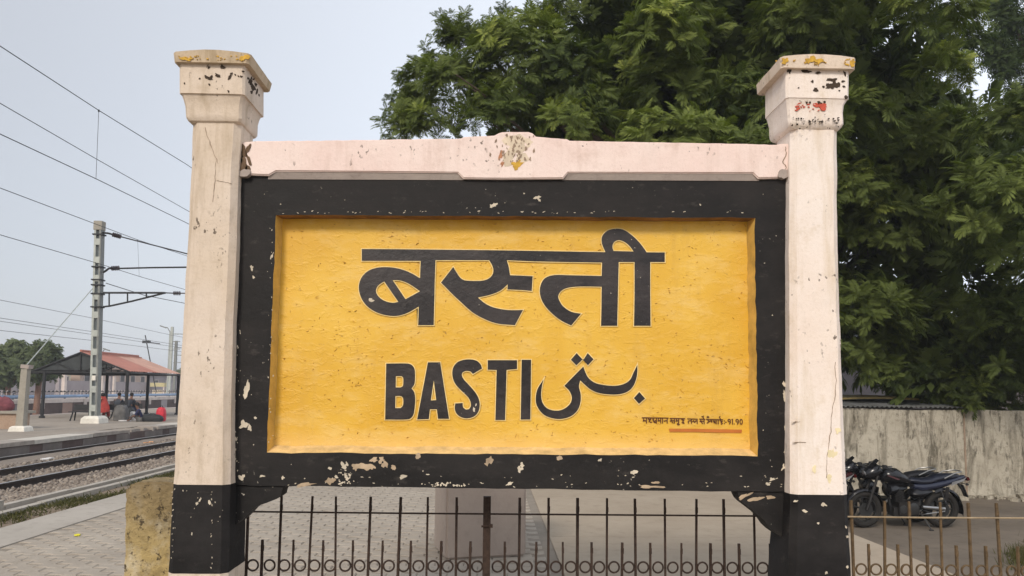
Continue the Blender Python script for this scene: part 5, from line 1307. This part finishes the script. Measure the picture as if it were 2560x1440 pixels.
def overhead(name, X, pts, r, mat, label, group='overhead line wires', ext=(4, 90)):
    W = [atX(px, py, X) for px, py in pts]; W.sort(key=lambda p: p.y)
    a, b = W[0], W[1]; s0 = a + (b - a) * ((ext[0] - a.y) / (b.y - a.y)); c, d = W[-2], W[-1]; s1 = d + (d - c) * ((ext[1] - d.y) / (d.y - c.y)) * .9
    s1.z = d.z + (s1.z - d.z) * .3
    m = MB(); P = [s0] + W + [s1]
    m.tube(P, r, 5)
    return tag(m.build(name, mat), label, 'wire', group)
overhead('overhead_wire', -10.4, [(0, 115), (247, 276), (468, 412)], .011, M['wire'], 'topmost overhead wire, running down to the left pillar cap')
overhead('overhead_wire', -10.4, [(0, 335), (240, 447), (466, 557)], .011, M['wire'], 'overhead contact wire below the dropper, lower of the near pair')
overhead('overhead_wire', -12.2, [(0, 258), (240, 397), (466, 525)], .011, M['wire'], 'overhead wire crossing behind the dropper without joining it')
overhead('overhead_wire', -15.4, [(0, 470), (244, 562), (345, 600), (462, 638)], .013, M['wire'], 'overhead wire passing just over the top of the grey mast')
overhead('overhead_wire', -15.4, [(0, 587), (250, 660), (348, 691), (456, 722)], .012, M['wire'], 'overhead wire passing behind the upper part of the grey mast')
for (a, b, X, lab) in (((247, 276), (240, 447), -10.4, 'thin vertical dropper between the two near overhead wires'), ((344, 600), (348, 690), -15.4, 'thin vertical dropper right of the grey mast')):
    m = MB(); pa = atX(*a, X); pb = atX(*b, X); pb.y = pa.y + (pb.y - pa.y); m.tube([pa, pb], .006 if X > -12 else .005, 5); m.lathe([(0, .02), (.06, .02)], pa + Vector((0, 0, -.04)), (0, 0, 1), 6)
    tag(m.build('dropper', M['wire']), lab, 'dropper')
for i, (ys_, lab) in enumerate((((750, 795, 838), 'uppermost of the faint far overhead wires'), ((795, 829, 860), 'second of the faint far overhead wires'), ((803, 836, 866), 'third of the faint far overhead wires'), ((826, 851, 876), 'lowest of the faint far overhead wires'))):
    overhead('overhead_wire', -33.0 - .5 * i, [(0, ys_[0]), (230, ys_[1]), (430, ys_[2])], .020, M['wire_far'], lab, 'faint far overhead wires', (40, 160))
m = MB(); m.tube([atY(265, 708, MD), atY(360, 738, MD + 6), atY(456, 757, MD + 12), atY(700, 810, MD + 25)], .02, 5); tag(m.build('stay_wire', M['wire']), 'thin stay wire leaving the mast above its lower bracket', 'wire')

# ---- shelter with the red tin roof
SD = 41.0; gl, gr, ga = atY(74, 928, SD), atY(327, 929, SD), atY(202, 879, SD)
SE = SD + 6.6
shel = thing('platform_shelter', ((gl.x + gr.x) / 2, SD, PZ), 'open platform shelter with a faded red tin gable roof', 'shelter')
off = Vector((0, SE - SD, 0)); ez = min(gl.z, gr.z); ca = Vector(ga); 
bl_, br_, ba_ = gl + off, gr + off, ga + off
def slope(a, b, c, d, mat, nm, ribs):
    m = MB(); V = []
    for j in range(3):
        for i in range(ribs + 1):
            t = i / ribs; e = a * (1 - t) + b * t; r_ = d * (1 - t) + c * t; p = e * (1 - j / 2) + r_ * (j / 2)
            V.append(p + Vector((0, 0, .035 * (i % 2))))
    m.add(V, [(j * (ribs + 1) + i, j * (ribs + 1) + i + 1, (j + 1) * (ribs + 1) + i + 1, (j + 1) * (ribs + 1) + i) for j in range(2) for i in range(ribs)])
    return m.build(nm, mat, shel)
slope(gl, bl_, ba_, ga, M['roof_under'], 'roof_slope', 44)
mid = 0.52
g1, a1 = gr + off * mid, ga + off * mid
slope(gr, g1, a1, ga, M['roof_red'], 'roof_slope', 24); slope(g1, br_, ba_, a1, M['roof_pink'], 'roof_slope', 22)
m = MB(); m.tube([ga + Vector((0, 0, .05)), ba_ + Vector((0, 0, .05))], .07, 6); m.tube([ga + Vector((.35, .2, -.05)), ba_ + Vector((.35, -.3, -.05))], .03, 5); m.build('ridge_cap', M['roof_red'], shel)
m = MB(); m.prism([gl + Vector((.1, .05, 0)), ga + Vector((0, .05, -.06)), ga * .32 + gr * .68 + Vector((0, .05, -.06)), gr + (gl - gr) * .38 + Vector((0, .05, 0.15)), gr + (gl - gr) * .45 + Vector((0, .05, 0))], (0, .02, 0)); m.build('gable_shade_sheet', M['roof_under'], shel)  # dark sheet added to fill the gable with the roof's shade
for yy in (SD, SD + 3.3, SE):
    o_ = Vector((0, yy - SD, 0)); m = MB(); a, b, c = gl + o_, gr + o_, ga + o_
    z0_ = Vector((0, 0, -.06))
    m.tube([a + z0_, b + z0_], .05, 5); m.tube([a + z0_ + Vector((.6, 0, .12)), b + z0_ + Vector((-.6, 0, .12))], .03, 5); m.tube([a + z0_, c + z0_], .045, 5); m.tube([b + z0_, c + z0_], .045, 5)
    mid_ = (a + b) / 2; m.tube([mid_ + z0_, c + z0_], .03, 5); m.tube([mid_ + z0_, (a + c) / 2 + z0_], .03, 5); m.tube([mid_ + z0_, (b + c) / 2 + z0_], .03, 5)
    m.tube([mid_ * .5 + b * .5 + z0_, (b + c) / 2 + z0_], .03, 5); m.build('roof_truss', M['iron'], shel)
m = MB(); m.tube([gr + Vector((0, 0, -.08)), br_ + Vector((0, 0, -.08))], .05, 5); m.tube([gl + Vector((0, 0, -.08)), bl_ + Vector((0, 0, -.08))], .05, 5); m.build('eave_beam', M['iron'], shel)
pxs = [atY(104, 1055, SD).x, atY(224, 1055, SD).x, gr.x - .15]
for yy in (SD, SE):
    for x in pxs:
        m = MB(); m.tube([(x, yy, PZ), (x, yy, ez)], .085 if yy == SD else .09, 8); m.lathe([(0, .16), (.10, .14), (.12, .09)], (x, yy, PZ), (0, 0, 1), 8); m.build('column', M['iron'], shel)

# ---- people and luggage on the platform
def skin_body(name, joints, edges, mat, parent, levels=1):
    me = bpy.data.meshes.new(name); W = wloc(parent)
    me.from_pydata([tuple(Vector(j[0]) - W) for j in joints], edges, []); o = link(name, me, parent)
    o.modifiers.new('skin', 'SKIN'); sv = me.skin_vertices[0].data
    for i, j in enumerate(joints): sv[i].radius = (j[1], j[1] if len(j) < 3 else j[2]); sv[i].use_root = (i == 0)
    sd = o.modifiers.new('sub', 'SUBSURF'); sd.levels = levels; sd.render_levels = levels
    dg = bpy.context.evaluated_depsgraph_get(); nm = bpy.data.meshes.new_from_object(o.evaluated_get(dg)); o.modifiers.clear(); o.data = nm
    nm.name = name; nm.materials.clear(); nm.materials.append(mat); nm.polygons.foreach_set('use_smooth', [True] * len(nm.polygons))
    return o
def ell(m, c, r, n=10, k=7):
    c = Vector(c); m.rings([[c + Vector((r[0] * math.sin(math.pi * i / k) * math.cos(2 * math.pi * j / n), r[1] * math.sin(math.pi * i / k) * math.sin(2 * math.pi * j / n), r[2] * math.cos(math.pi * i / k))) if 0 < i < k else c + Vector((.001 * math.cos(2 * math.pi * j / n), .001 * math.sin(2 * math.pi * j / n), r[2] * math.cos(math.pi * i / k))) for j in range(n)] for i in range(k + 1)])
def seated(p, fx, fy, seat, label, cloth, lower, onground=False, shawl=None, bow=.1):
    # p: point on the floor under the hips; (fx, fy) facing
    t = thing('person', p, label, 'person', 'people waiting on the opposite platform'); f = Vector((fx, fy, 0)).normalized(); s_ = Vector((f.y, -f.x, 0)); p = Vector(p)
    def P(a, b, c): return p + f * a + s_ * b + Vector((0, 0, c))
    h_ = seat
    kx, kz = (.46, h_ + .02) if not onground else (.36, .34)
    ax_, az_ = (.50, .10) if not onground else (.48, .09)
    J = [(P(0, 0, h_ + .10), .145, .12), (P(bow * .3, 0, h_ + .30), .14, .11), (P(bow * .7, 0, h_ + .48), .165, .11), (P(bow, 0, h_ + .60), .055), (P(bow + .05, 0, h_ + .70), .075), (P(bow + .06, 0, h_ + .80), .085), (P(bow + .05, 0, h_ + .88), .06)]
    E = [(0, 1), (1, 2), (2, 3), (3, 4), (4, 5), (5, 6)]
    for sg in (-1, 1):
        k0 = len(J); J += [(P(.06, sg * .10, h_ + .08), .095), (P(kx, sg * .13, kz), .07), (P(ax_, sg * .12, az_), .045), (P(ax_ + .14, sg * .13, .04), .035)]; E += [(0, k0), (k0, k0 + 1), (k0 + 1, k0 + 2), (k0 + 2, k0 + 3)]
        k0 = len(J); J += [(P(bow * .8, sg * .19, h_ + .52), .06), (P(bow + .10, sg * .24, h_ + .28), .045), (P(bow + .30, sg * .14, h_ + .20), .035), (P(bow + .38, sg * .12, h_ + .19), .028)]; E += [(2, k0), (k0, k0 + 1), (k0 + 1, k0 + 2), (k0 + 2, k0 + 3)]
    skin_body('body', J, E, M['skin'], t)
    Jc = [(J[0][0], .165, .14), (J[1][0], .155, .125), (J[2][0], .18, .125), (P(bow * .95, 0, h_ + .57), .085)]; Ec = [(0, 1), (1, 2), (2, 3)]
    for sg in (-1, 1):
        k0 = len(Jc); Jc += [(P(bow * .8, sg * .19, h_ + .52), .075), (P(bow + .10, sg * .24, h_ + .28), .06)]; Ec += [(2, k0), (k0, k0 + 1)]
    skin_body('shirt', Jc, Ec, cloth, t)
    Jl = [(J[0][0], .16, .13)]; El = []
    for sg in (-1, 1):
        k0 = len(Jl); Jl += [(P(.06, sg * .10, h_ + .08), .11), (P(kx, sg * .13, kz), .085), (P(ax_, sg * .12, az_ + .05), .065)]; El += [(0, k0), (k0, k0 + 1), (k0 + 1, k0 + 2)]
    skin_body('trousers', Jl, El, lower, t)
    m = MB(); ell(m, P(bow + .035, 0, h_ + .83), (.10, .10, .105)); m.build('hair', M['hair'], t, smooth=80)
    if shawl:
        m = MB(); c = P(-.14, .02, 0)
        rows_ = []
        for i in range(9):
            tt = i / 8; z = h_ + .74 - tt * .78; w_ = .15 + .34 * math.sin(tt * 1.7)
            rows_.append([p + f * (bow * (1 - tt) + (-.14 - .22 * tt) * math.cos(a) * 1.1) + s_ * (math.sin(a) * w_) + Vector((0, 0, z + .02 * math.sin(a * 5 + i))) for a in [(-1.5 + 3.0 * j / 10) for j in range(11)]])
        m.rings(rows_, closed=False, cap=False); m.build('shawl', shawl, t, smooth=70)
        m = MB(); m.tube([P(-.20 + bow * .6, .10, h_ + .66), P(-.36, .0, h_ + .30), P(-.46, -.08, h_ - .02)], [.03, .055, .05], 6); m.build('scarf_end', M['cloth_orange'], t)
    return t
def bench(px, py, wdt, label, rz=0):
    c = atZ(px, py, PZ); t = thing('bench', c, label, 'bench', 'benches under the shelter'); m = MB()
    for k in range(3): m.box((c.x, c.y + .16 * (k - 1), PZ + .43), (wdt, .14, .035))
    m.build('seat', M['iron'], t)
    m = MB(); m.box((c.x, c.y + .30, PZ + .66), (wdt, .03, .26)); m.build('backrest', M['iron'], t)
    for sx in (-1, 1):
        for sy in (-1, 1): m = MB(); m.tube([(c.x + sx * (wdt / 2 - .1), c.y + sy * .20, PZ), (c.x + sx * (wdt / 2 - .18), c.y + sy * .12, PZ + .43)], .035, 6); m.build('leg', M['iron'], t)
    return c
c1 = bench(205, 1052, 1.15, 'dark iron bench left of the grey mast')
c2 = bench(268, 1051, 1.45, 'dark iron bench right of the mast, under the red clothed person')
seated((c2.x - .30, c2.y - .12, PZ), .1, 1, .45, 'person in red draped clothes with an orange scarf, seated on a bench back to us', M['cloth_red'], M['cloth_red'], shawl=M['cloth_red'])
c3 = atZ(292, 1046, PZ)
c3b = bench(312, 1046, 1.5, 'dark iron bench behind the grey sack, with two people on it')
seated((c3b.x - .42, c3b.y, PZ), .0, 1, .45, 'person in slate clothes seated beside a white bundle', M['cloth_slate'], M['cloth_slate'])
seated((c3b.x + .18, c3b.y, PZ), .15, 1, .45, 'person in dark slate clothes seated at the right end of the bench', M['cloth_slate'], M['cloth_navy'], bow=.16)
p4 = atZ(352, 1054, PZ); seated((p4.x, p4.y, PZ), -1, -.4, .02, 'person with black hair in a navy shirt sitting on the platform floor', M['cloth_navy'], M['cloth_grey'], True, bow=.16)
def bag(px, py, d, mat, label, strap=None, name='bag', cat='bag'):
    c = atZ(px, py, PZ); m = MB(); t = thing(name, c, label, cat)
    m.rings([[Vector((c.x + d[0] / 2 * k * math.copysign(abs(math.cos(a)) ** .5, math.cos(a)), c.y + d[1] / 2 * k * math.copysign(abs(math.sin(a)) ** .5, math.sin(a)), PZ + z * d[2] + .02 * math.sin(a * 3 + z * 5))) for a in [2 * math.pi * j / 14 for j in range(14)]] for z, k in ((0, .9), (.12, 1), (.5, 1.02), (.8, .92), (.95, .7), (1, .3))])
    m.build('bag_body', mat, t, smooth=60)
    m = MB(); m.tube([(c.x - d[0] * .2, c.y, PZ + d[2] * .92), (c.x - d[0] * .1, c.y, PZ + d[2] * 1.12), (c.x + d[0] * .1, c.y, PZ + d[2] * 1.12), (c.x + d[0] * .2, c.y, PZ + d[2] * .92)], .018, 5); m.build('handle', M['iron'], t)
bag(380, 1054, (1.05, .4, .34), M['bagdark'], 'long dark holdall lying on the platform beside the red bag')
bag(402, 1053, (.42, .4, .68), M['bagred'], 'bright red upright bag standing on the platform')
bag(302, 1052, (.62, .5, .78), M['cloth_grey'], 'large grey sack standing on the platform in front of the bench')
bag(324, 1049, (.42, .4, .62), M['bagdark'], 'black bag between the grey sack and the floor sitter')
bag(331, 1051, (.26, .26, .44), M['cloth_white'], 'small white bundle beside the floor sitter')
c = atZ(312, 1053, PZ); m = MB(); m.box((c.x, c.y, PZ + .03), (.5, .3, .05), Matrix.Rotation(.2, 3, 'Z')); tag(m.build('newspaper', M['cloth_white']), 'folded white sheet lying on the platform by the sack', 'paper')
# brick plinth with a bundle, far left
c = atZ(8, 1072, PZ); t = thing('masonry_bench', (c.x, c.y, PZ), 'low buff masonry seat at the far left edge of the platform', 'seat')
m = MB(); m.box((c.x - .2, c.y + .3, PZ + .3), (1.5, .9, .6)); m.build('plinth_base', M['plinth'], t); m = MB(); m.box((c.x - .15, c.y + .3, PZ + .65), (1.75, 1.1, .10)); m.build('plinth_slab', M['postconc'], t)
c = Vector((c.x - .35, c.y + .3, PZ + .70)); m = MB()
m.rings([[c + Vector((.50 * k * math.cos(a), .38 * k * math.sin(a), z + .03 * math.sin(a * 3))) for a in [2 * math.pi * j / 12 for j in range(12)]] for z, k in ((0, .9), (.15, 1.05), (.32, .9), (.48, .6), (.55, .2))])
tag(m.build('bundle', M['maroonbundle'], smooth=60), 'maroon cloth bundle resting on the buff masonry seat', 'bundle')

# ---- farther platform with its white edge, water pipe and rail
FX = -36.0; FZ = 0.36
m = MB(); m.bx((FX - 10, 20, -1.0), (FX, 190, FZ - .30)); fp = m.build('far_platform', M['maroon'], kind='structure')
m = MB(); m.bx((FX - 10, 20, FZ - .298), (FX + .06, 190, FZ)); m.build('platform_edge', M['offwhite'], fp)
for i in range(44):
    y = 30 + i * 3.2; m = MB()
    if i % 2: m.bx((FX - .05, y, -.9), (FX + .02, y + 1.5, FZ - .32)); m.build('wall_panel', M['greywall'] if i % 4 == 1 else M['brickwall'], fp)
    else: m.bx((FX + .062, y, FZ - .75), (FX + .12, y + .45, FZ + .02)); m.build('bollard', M['offwhite'], fp)
fx = FX - 1.2
def fpz(py, X): return atX(200, py, X).z
wp = thing('water_pipe', (fx, 80, FZ), 'long blue water pipe raised on stands along the far platform', 'pipe')
zp = fpz(990, fx); m = MB(); m.tube([(fx, 25, zp), (fx, 180, zp)], .14, 10); m.build('pipe', M['bluepipe'], wp, smooth=60)
for i in range(40):
    y = 28 + i * 3.6; m = MB(); m.bx((fx - .06, y, FZ), (fx + .06, y + .10, zp - .10)); m.tube([(fx, y + .05, zp), (fx, y + .05, zp + .28), (fx + .18, y + .05, zp + .30)], .035, 5); m.build('stand', M['iron'], wp)
fr = thing('far_railing', (fx - .8, 80, FZ), 'pale and dark link railing above the blue pipe', 'railing')
zr = fpz(979, fx - .8); m = MB(); m.tube([(fx - .8, 25, zr), (fx - .8, 180, zr)], .035, 5); m.tube([(fx - .8, 25, FZ + .1), (fx - .8, 180, FZ + .1)], .03, 5); m.build('rail', M['iron'], fr)
m = MB(); m2 = MB(); rk = random.Random(4)
for i in range(500):
    y = 27 + i * .30; (m if i % 2 else m2).box((fx - .78, y, zr + .05), (.05, .22, .07), Matrix.Rotation(rk.uniform(-.4, .4), 3, 'X'))
    if i % 2: m.bx((fx - .83, y - .015, FZ), (fx - .79, y + .015, zr))
    (m2 if i % 3 else m).box((fx - .72, y, FZ + .12 + .1 * rk.random()), (.05, .16, .16), Matrix.Rotation(rk.uniform(-.7, .7), 3, 'X'))
m.build('links', M['offwhite'], fr, kind='stuff'); m2.build('links', M['iron'], fr, kind='stuff')

# ---- buildings and trees far away
def building(label, x0, y0, y1, h_, wallm, wins, roofm=None, name='building', setback=12):
    t = thing(name, (x0, (y0 + y1) / 2, -.8), label, 'building', 'low buildings beyond the far platform')
    m = MB(); m.bx((x0 - setback, y0, -.9), (x0, y1, h_)); m.build('wall', wallm, t)
    m = MB(); m.bx((x0 - setback - .3, y0 - .3, h_ + .002), (x0 + .35, y1 + .3, h_ + .25)); m.build('roof', roofm or wallm, t)
    for i in range(wins):
        y = y0 + (y1 - y0) * (i + .5) / wins
        m = MB(); m.bx((x0 - .04, y - .6, h_ - 2.2), (x0 + .05, y + .6, h_ - .8)); w_ = m.build('window', M['window'], t)
        m = MB()
        for a in (-.66, .66): m.bx((x0 - .02, y + a - .06, h_ - 2.26), (x0 + .10, y + a + .06, h_ - .74))
        m.bx((x0 - .02, y - .6, h_ - .8), (x0 + .10, y + .6, h_ - .70)); m.bx((x0 - .02, y - .6, h_ - 2.3), (x0 + .14, y + .6, h_ - 2.2)); m.build('frame', M['offwhite'], w_)
    return t
building('brown walled low building behind the far left tree', -52, 66, 80, 2.9, M['brickwall'], 5)
building('cream building with a row of dark windows seen under the shelter roof', -50, 82, 92, 3.3, M['creamwall'], 4)
building('pale pink building with tall dark windows seen under the shelter', -50, 94, 112, 3.7, M['pinkwall'], 6)
building('long mauve grey building beside the pink one', -50, 113, 150, 3.2, M['greywall'], 9)
m = MB(); m.bx((-44.2, 20, -.8), (-44, 190, 2.0)); tag(m.build('parapet_wall', M['greywall']), 'long low mauve wall at the back of the far platform', 'wall')
# kiosk with a yellow board
c = atX(412, 965, -42); t = thing('kiosk', (-42, c.y, FZ), 'small yellow painted kiosk at the right end of the far platform', 'kiosk'); 
m = MB(); m.bx((-43.2, c.y - .9, FZ), (-41.9, c.y + .8, c.z - .5)); m.build('counter', M['creamwall'], t)
m = MB(); m.bx((-43.4, c.y - 1.1, c.z - .1), (-41.6, c.y + 1.0, c.z + .4)); m.build('signband', plain('kiosk_yellow', (.50, .44, .24), .7, var=.2), t)
m = MB()
for yy in (c.y - 1.0, c.y + .85): m.bx((-41.8, yy, FZ), (-41.65, yy + .12, c.z - .1))
m.build('post', M['offwhite'], t)
# columns of a roofless canopy between the platforms
for i, (px, py, X) in enumerate(((256, 935, -41), (276, 937, -41), (285, 937, -41.6), (148, 930, -41), (162, 930, -41.5))):
    c = atX(px, py, X); m = MB(); m.bx((X - .16, c.y - .2, FZ), (X + .16, c.y + .2, c.z)); m.box((X, c.y, c.z), (.6, .7, .14)); tag(m.build('canopy_column', M['greywall'] if i % 2 else M['offwhite']), 'grey column standing on the far platform', 'column', 'columns on the far platform')

rg = np.random.default_rng(33)
ft = [clump_tpl(rg, 5, npair=4, L=.9, plen=.45, pw=.26, droop=.3) for _ in range(4)]
def far_tree(label, px, py_top, py_bot, wpx, Y, name='tree', mat='leaf_far', trunk='bark_red', nb=11, groups='trees'):
    c = atY(px, (py_top + py_bot) / 2, Y); rx = wpx / 2 * Y / F_PX; rz = (py_bot - py_top) / 2 * Y / F_PX
    t = thing(name, (c.x, Y, -.8), label, 'tree', groups); P = []; N = []; T = []
    for _ in range(nb):
        d = rg.normal(0, 1, 3); d /= np.linalg.norm(d); b_ = np.array(c) + d * np.array([rx, rx * .8, rz]) * rg.uniform(.3, .72); r_ = rx * rg.uniform(.28, .45); bt = rg.normal(.4, .15)
        for _ in range(46):
            d = rg.normal(0, 1, 3); d /= np.linalg.norm(d); P.append(b_ + d * r_ * rg.uniform(.6, 1.05) * np.array([1, 1, .8])); N.append(d); T.append(bt + .12 * d[2] + rg.normal(0, .1))
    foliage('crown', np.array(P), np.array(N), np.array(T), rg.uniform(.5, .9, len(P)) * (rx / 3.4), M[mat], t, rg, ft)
    m = MB(); m.tube([(c.x, Y, -.9), (c.x + .1, Y, c.z - rz * .6), (c.x, Y, c.z)], [.24, .19, .09], 8)
    for k in range(4):
        a = k * 1.6; m.tube([(c.x + .05, Y, c.z - rz * .8), (c.x + math.cos(a) * rx * .4, Y + math.sin(a) * rx * .4, c.z - rz * .1), (c.x + math.cos(a) * rx * .6, Y + math.sin(a) * rx * .6, c.z + rz * .3)], [.15, .10, .04], 6)
    m.build('trunk', M[trunk], t, smooth=60)
far_tree('bushy green tree above the concrete stay post, farthest left', 22, 838, 985, 160, 62, nb=16)
far_tree('green tree with a reddish trunk just left of the shelter roof', 98, 836, 965, 128, 58, nb=16)
far_tree('dim grey green trees on the skyline between shelter roof and pillar', 412, 915, 975, 50, 150, nb=6)
far_tree('dim distant tree on the skyline behind the left pillar', 470, 905, 975, 80, 160, nb=6)

def lamp(px, pt, pb, ptip, X, label, r=.07):
    top_ = atX(*pt, X); t = thing('street_lamp', (X, top_.y, FZ), label, 'lamp post', 'far lamp posts and masts'); m = MB()
    m.tube([(X, top_.y, FZ), (X, top_.y, top_.z)], [r * 1.3, r], 7); m.build('pole', M['mast'], t)
    tip = atY(*ptip, top_.y); m = MB(); m.tube([top_, top_ * .6 + tip * .4 + Vector((0, 0, .25)), tip], [.05, .045, .04], 6); m.build('arm', M['mast_dark'], t)
    m = MB(); m.box(tip, (.75, .2, .12), Matrix.Rotation(R(18), 3, 'Y')); m.build('lamp_head', M['mast_dark'], t)
lamp(425, (425, 829), 0, (408, 817), -37.4, 'thin curved street lamp on the far platform beside the left pillar')
lamp(258, (254, 886), 0, (266, 874), -43, 'small lamp rising behind the red shelter roof', .05)
for (px, pt, X, lab) in ((431, 817, -38.2, 'pale far mast beside the curved lamp'), (441, 852, -38.6, 'dark stubby far mast with a box, at the pillar edge')):
    top_ = atX(px, pt, X); t = thing('far_mast', (X, top_.y, FZ), lab, 'mast', 'far lamp posts and masts'); m = MB(); m.bx((X - .14, top_.y - .14, FZ), (X + .14, top_.y + .14, top_.z)); m.build('pole', M['mast'] if px == 431 else M['mast_dark'], t)
    m = MB()
    for k in range(3): m.bx((X - .2, top_.y - .1, top_.z - .9 - k * .9), (X + 1.0 + .5 * (k == 0), top_.y + .02, top_.z - .82 - k * .9))
    m.build('crossarm', M['mast_dark'], t)
pa, pb = atY(376, 905, 92), atY(363, 838, 92); t = thing('leaning_pole', (pa.x, 92, -.8), 'dark leaning pole with a cross piece above the shelter roof', 'pole')
m = MB(); m.tube([pa + (pa - pb) * 1.1, pa, pb], .06, 6); m.build('pole', M['iron'], t); m = MB(); m.box(pa * .25 + pb * .75, (.9, .3, .3)); m.tube([pa * .25 + pb * .75, pa * .25 + pb * .75 + Vector((1.6, 0, -.2))], .05, 5); m.build('crossarm', M['iron'], t)

# ---- the day's haze, a closed box of thin even air round the whole place
hz_m = bpy.data.materials.new('haze_air'); hz_m.use_nodes = True; ht = hz_m.node_tree
for nd in list(ht.nodes):
    if nd.type == 'BSDF_PRINCIPLED': ht.nodes.remove(nd)
pv = ht.nodes.new('ShaderNodeVolumePrincipled'); pv.inputs['Color'].default_value = (0.86, 0.90, 0.97, 1); pv.inputs['Density'].default_value = 0.0010
ht.links.new(pv.outputs['Volume'], ht.nodes['Material Output'].inputs['Volume'])
m = MB(); m.bx((-950, -350, -2.0), (950, 1550, 22.0)); m.build('haze', hz_m, kind='stuff')
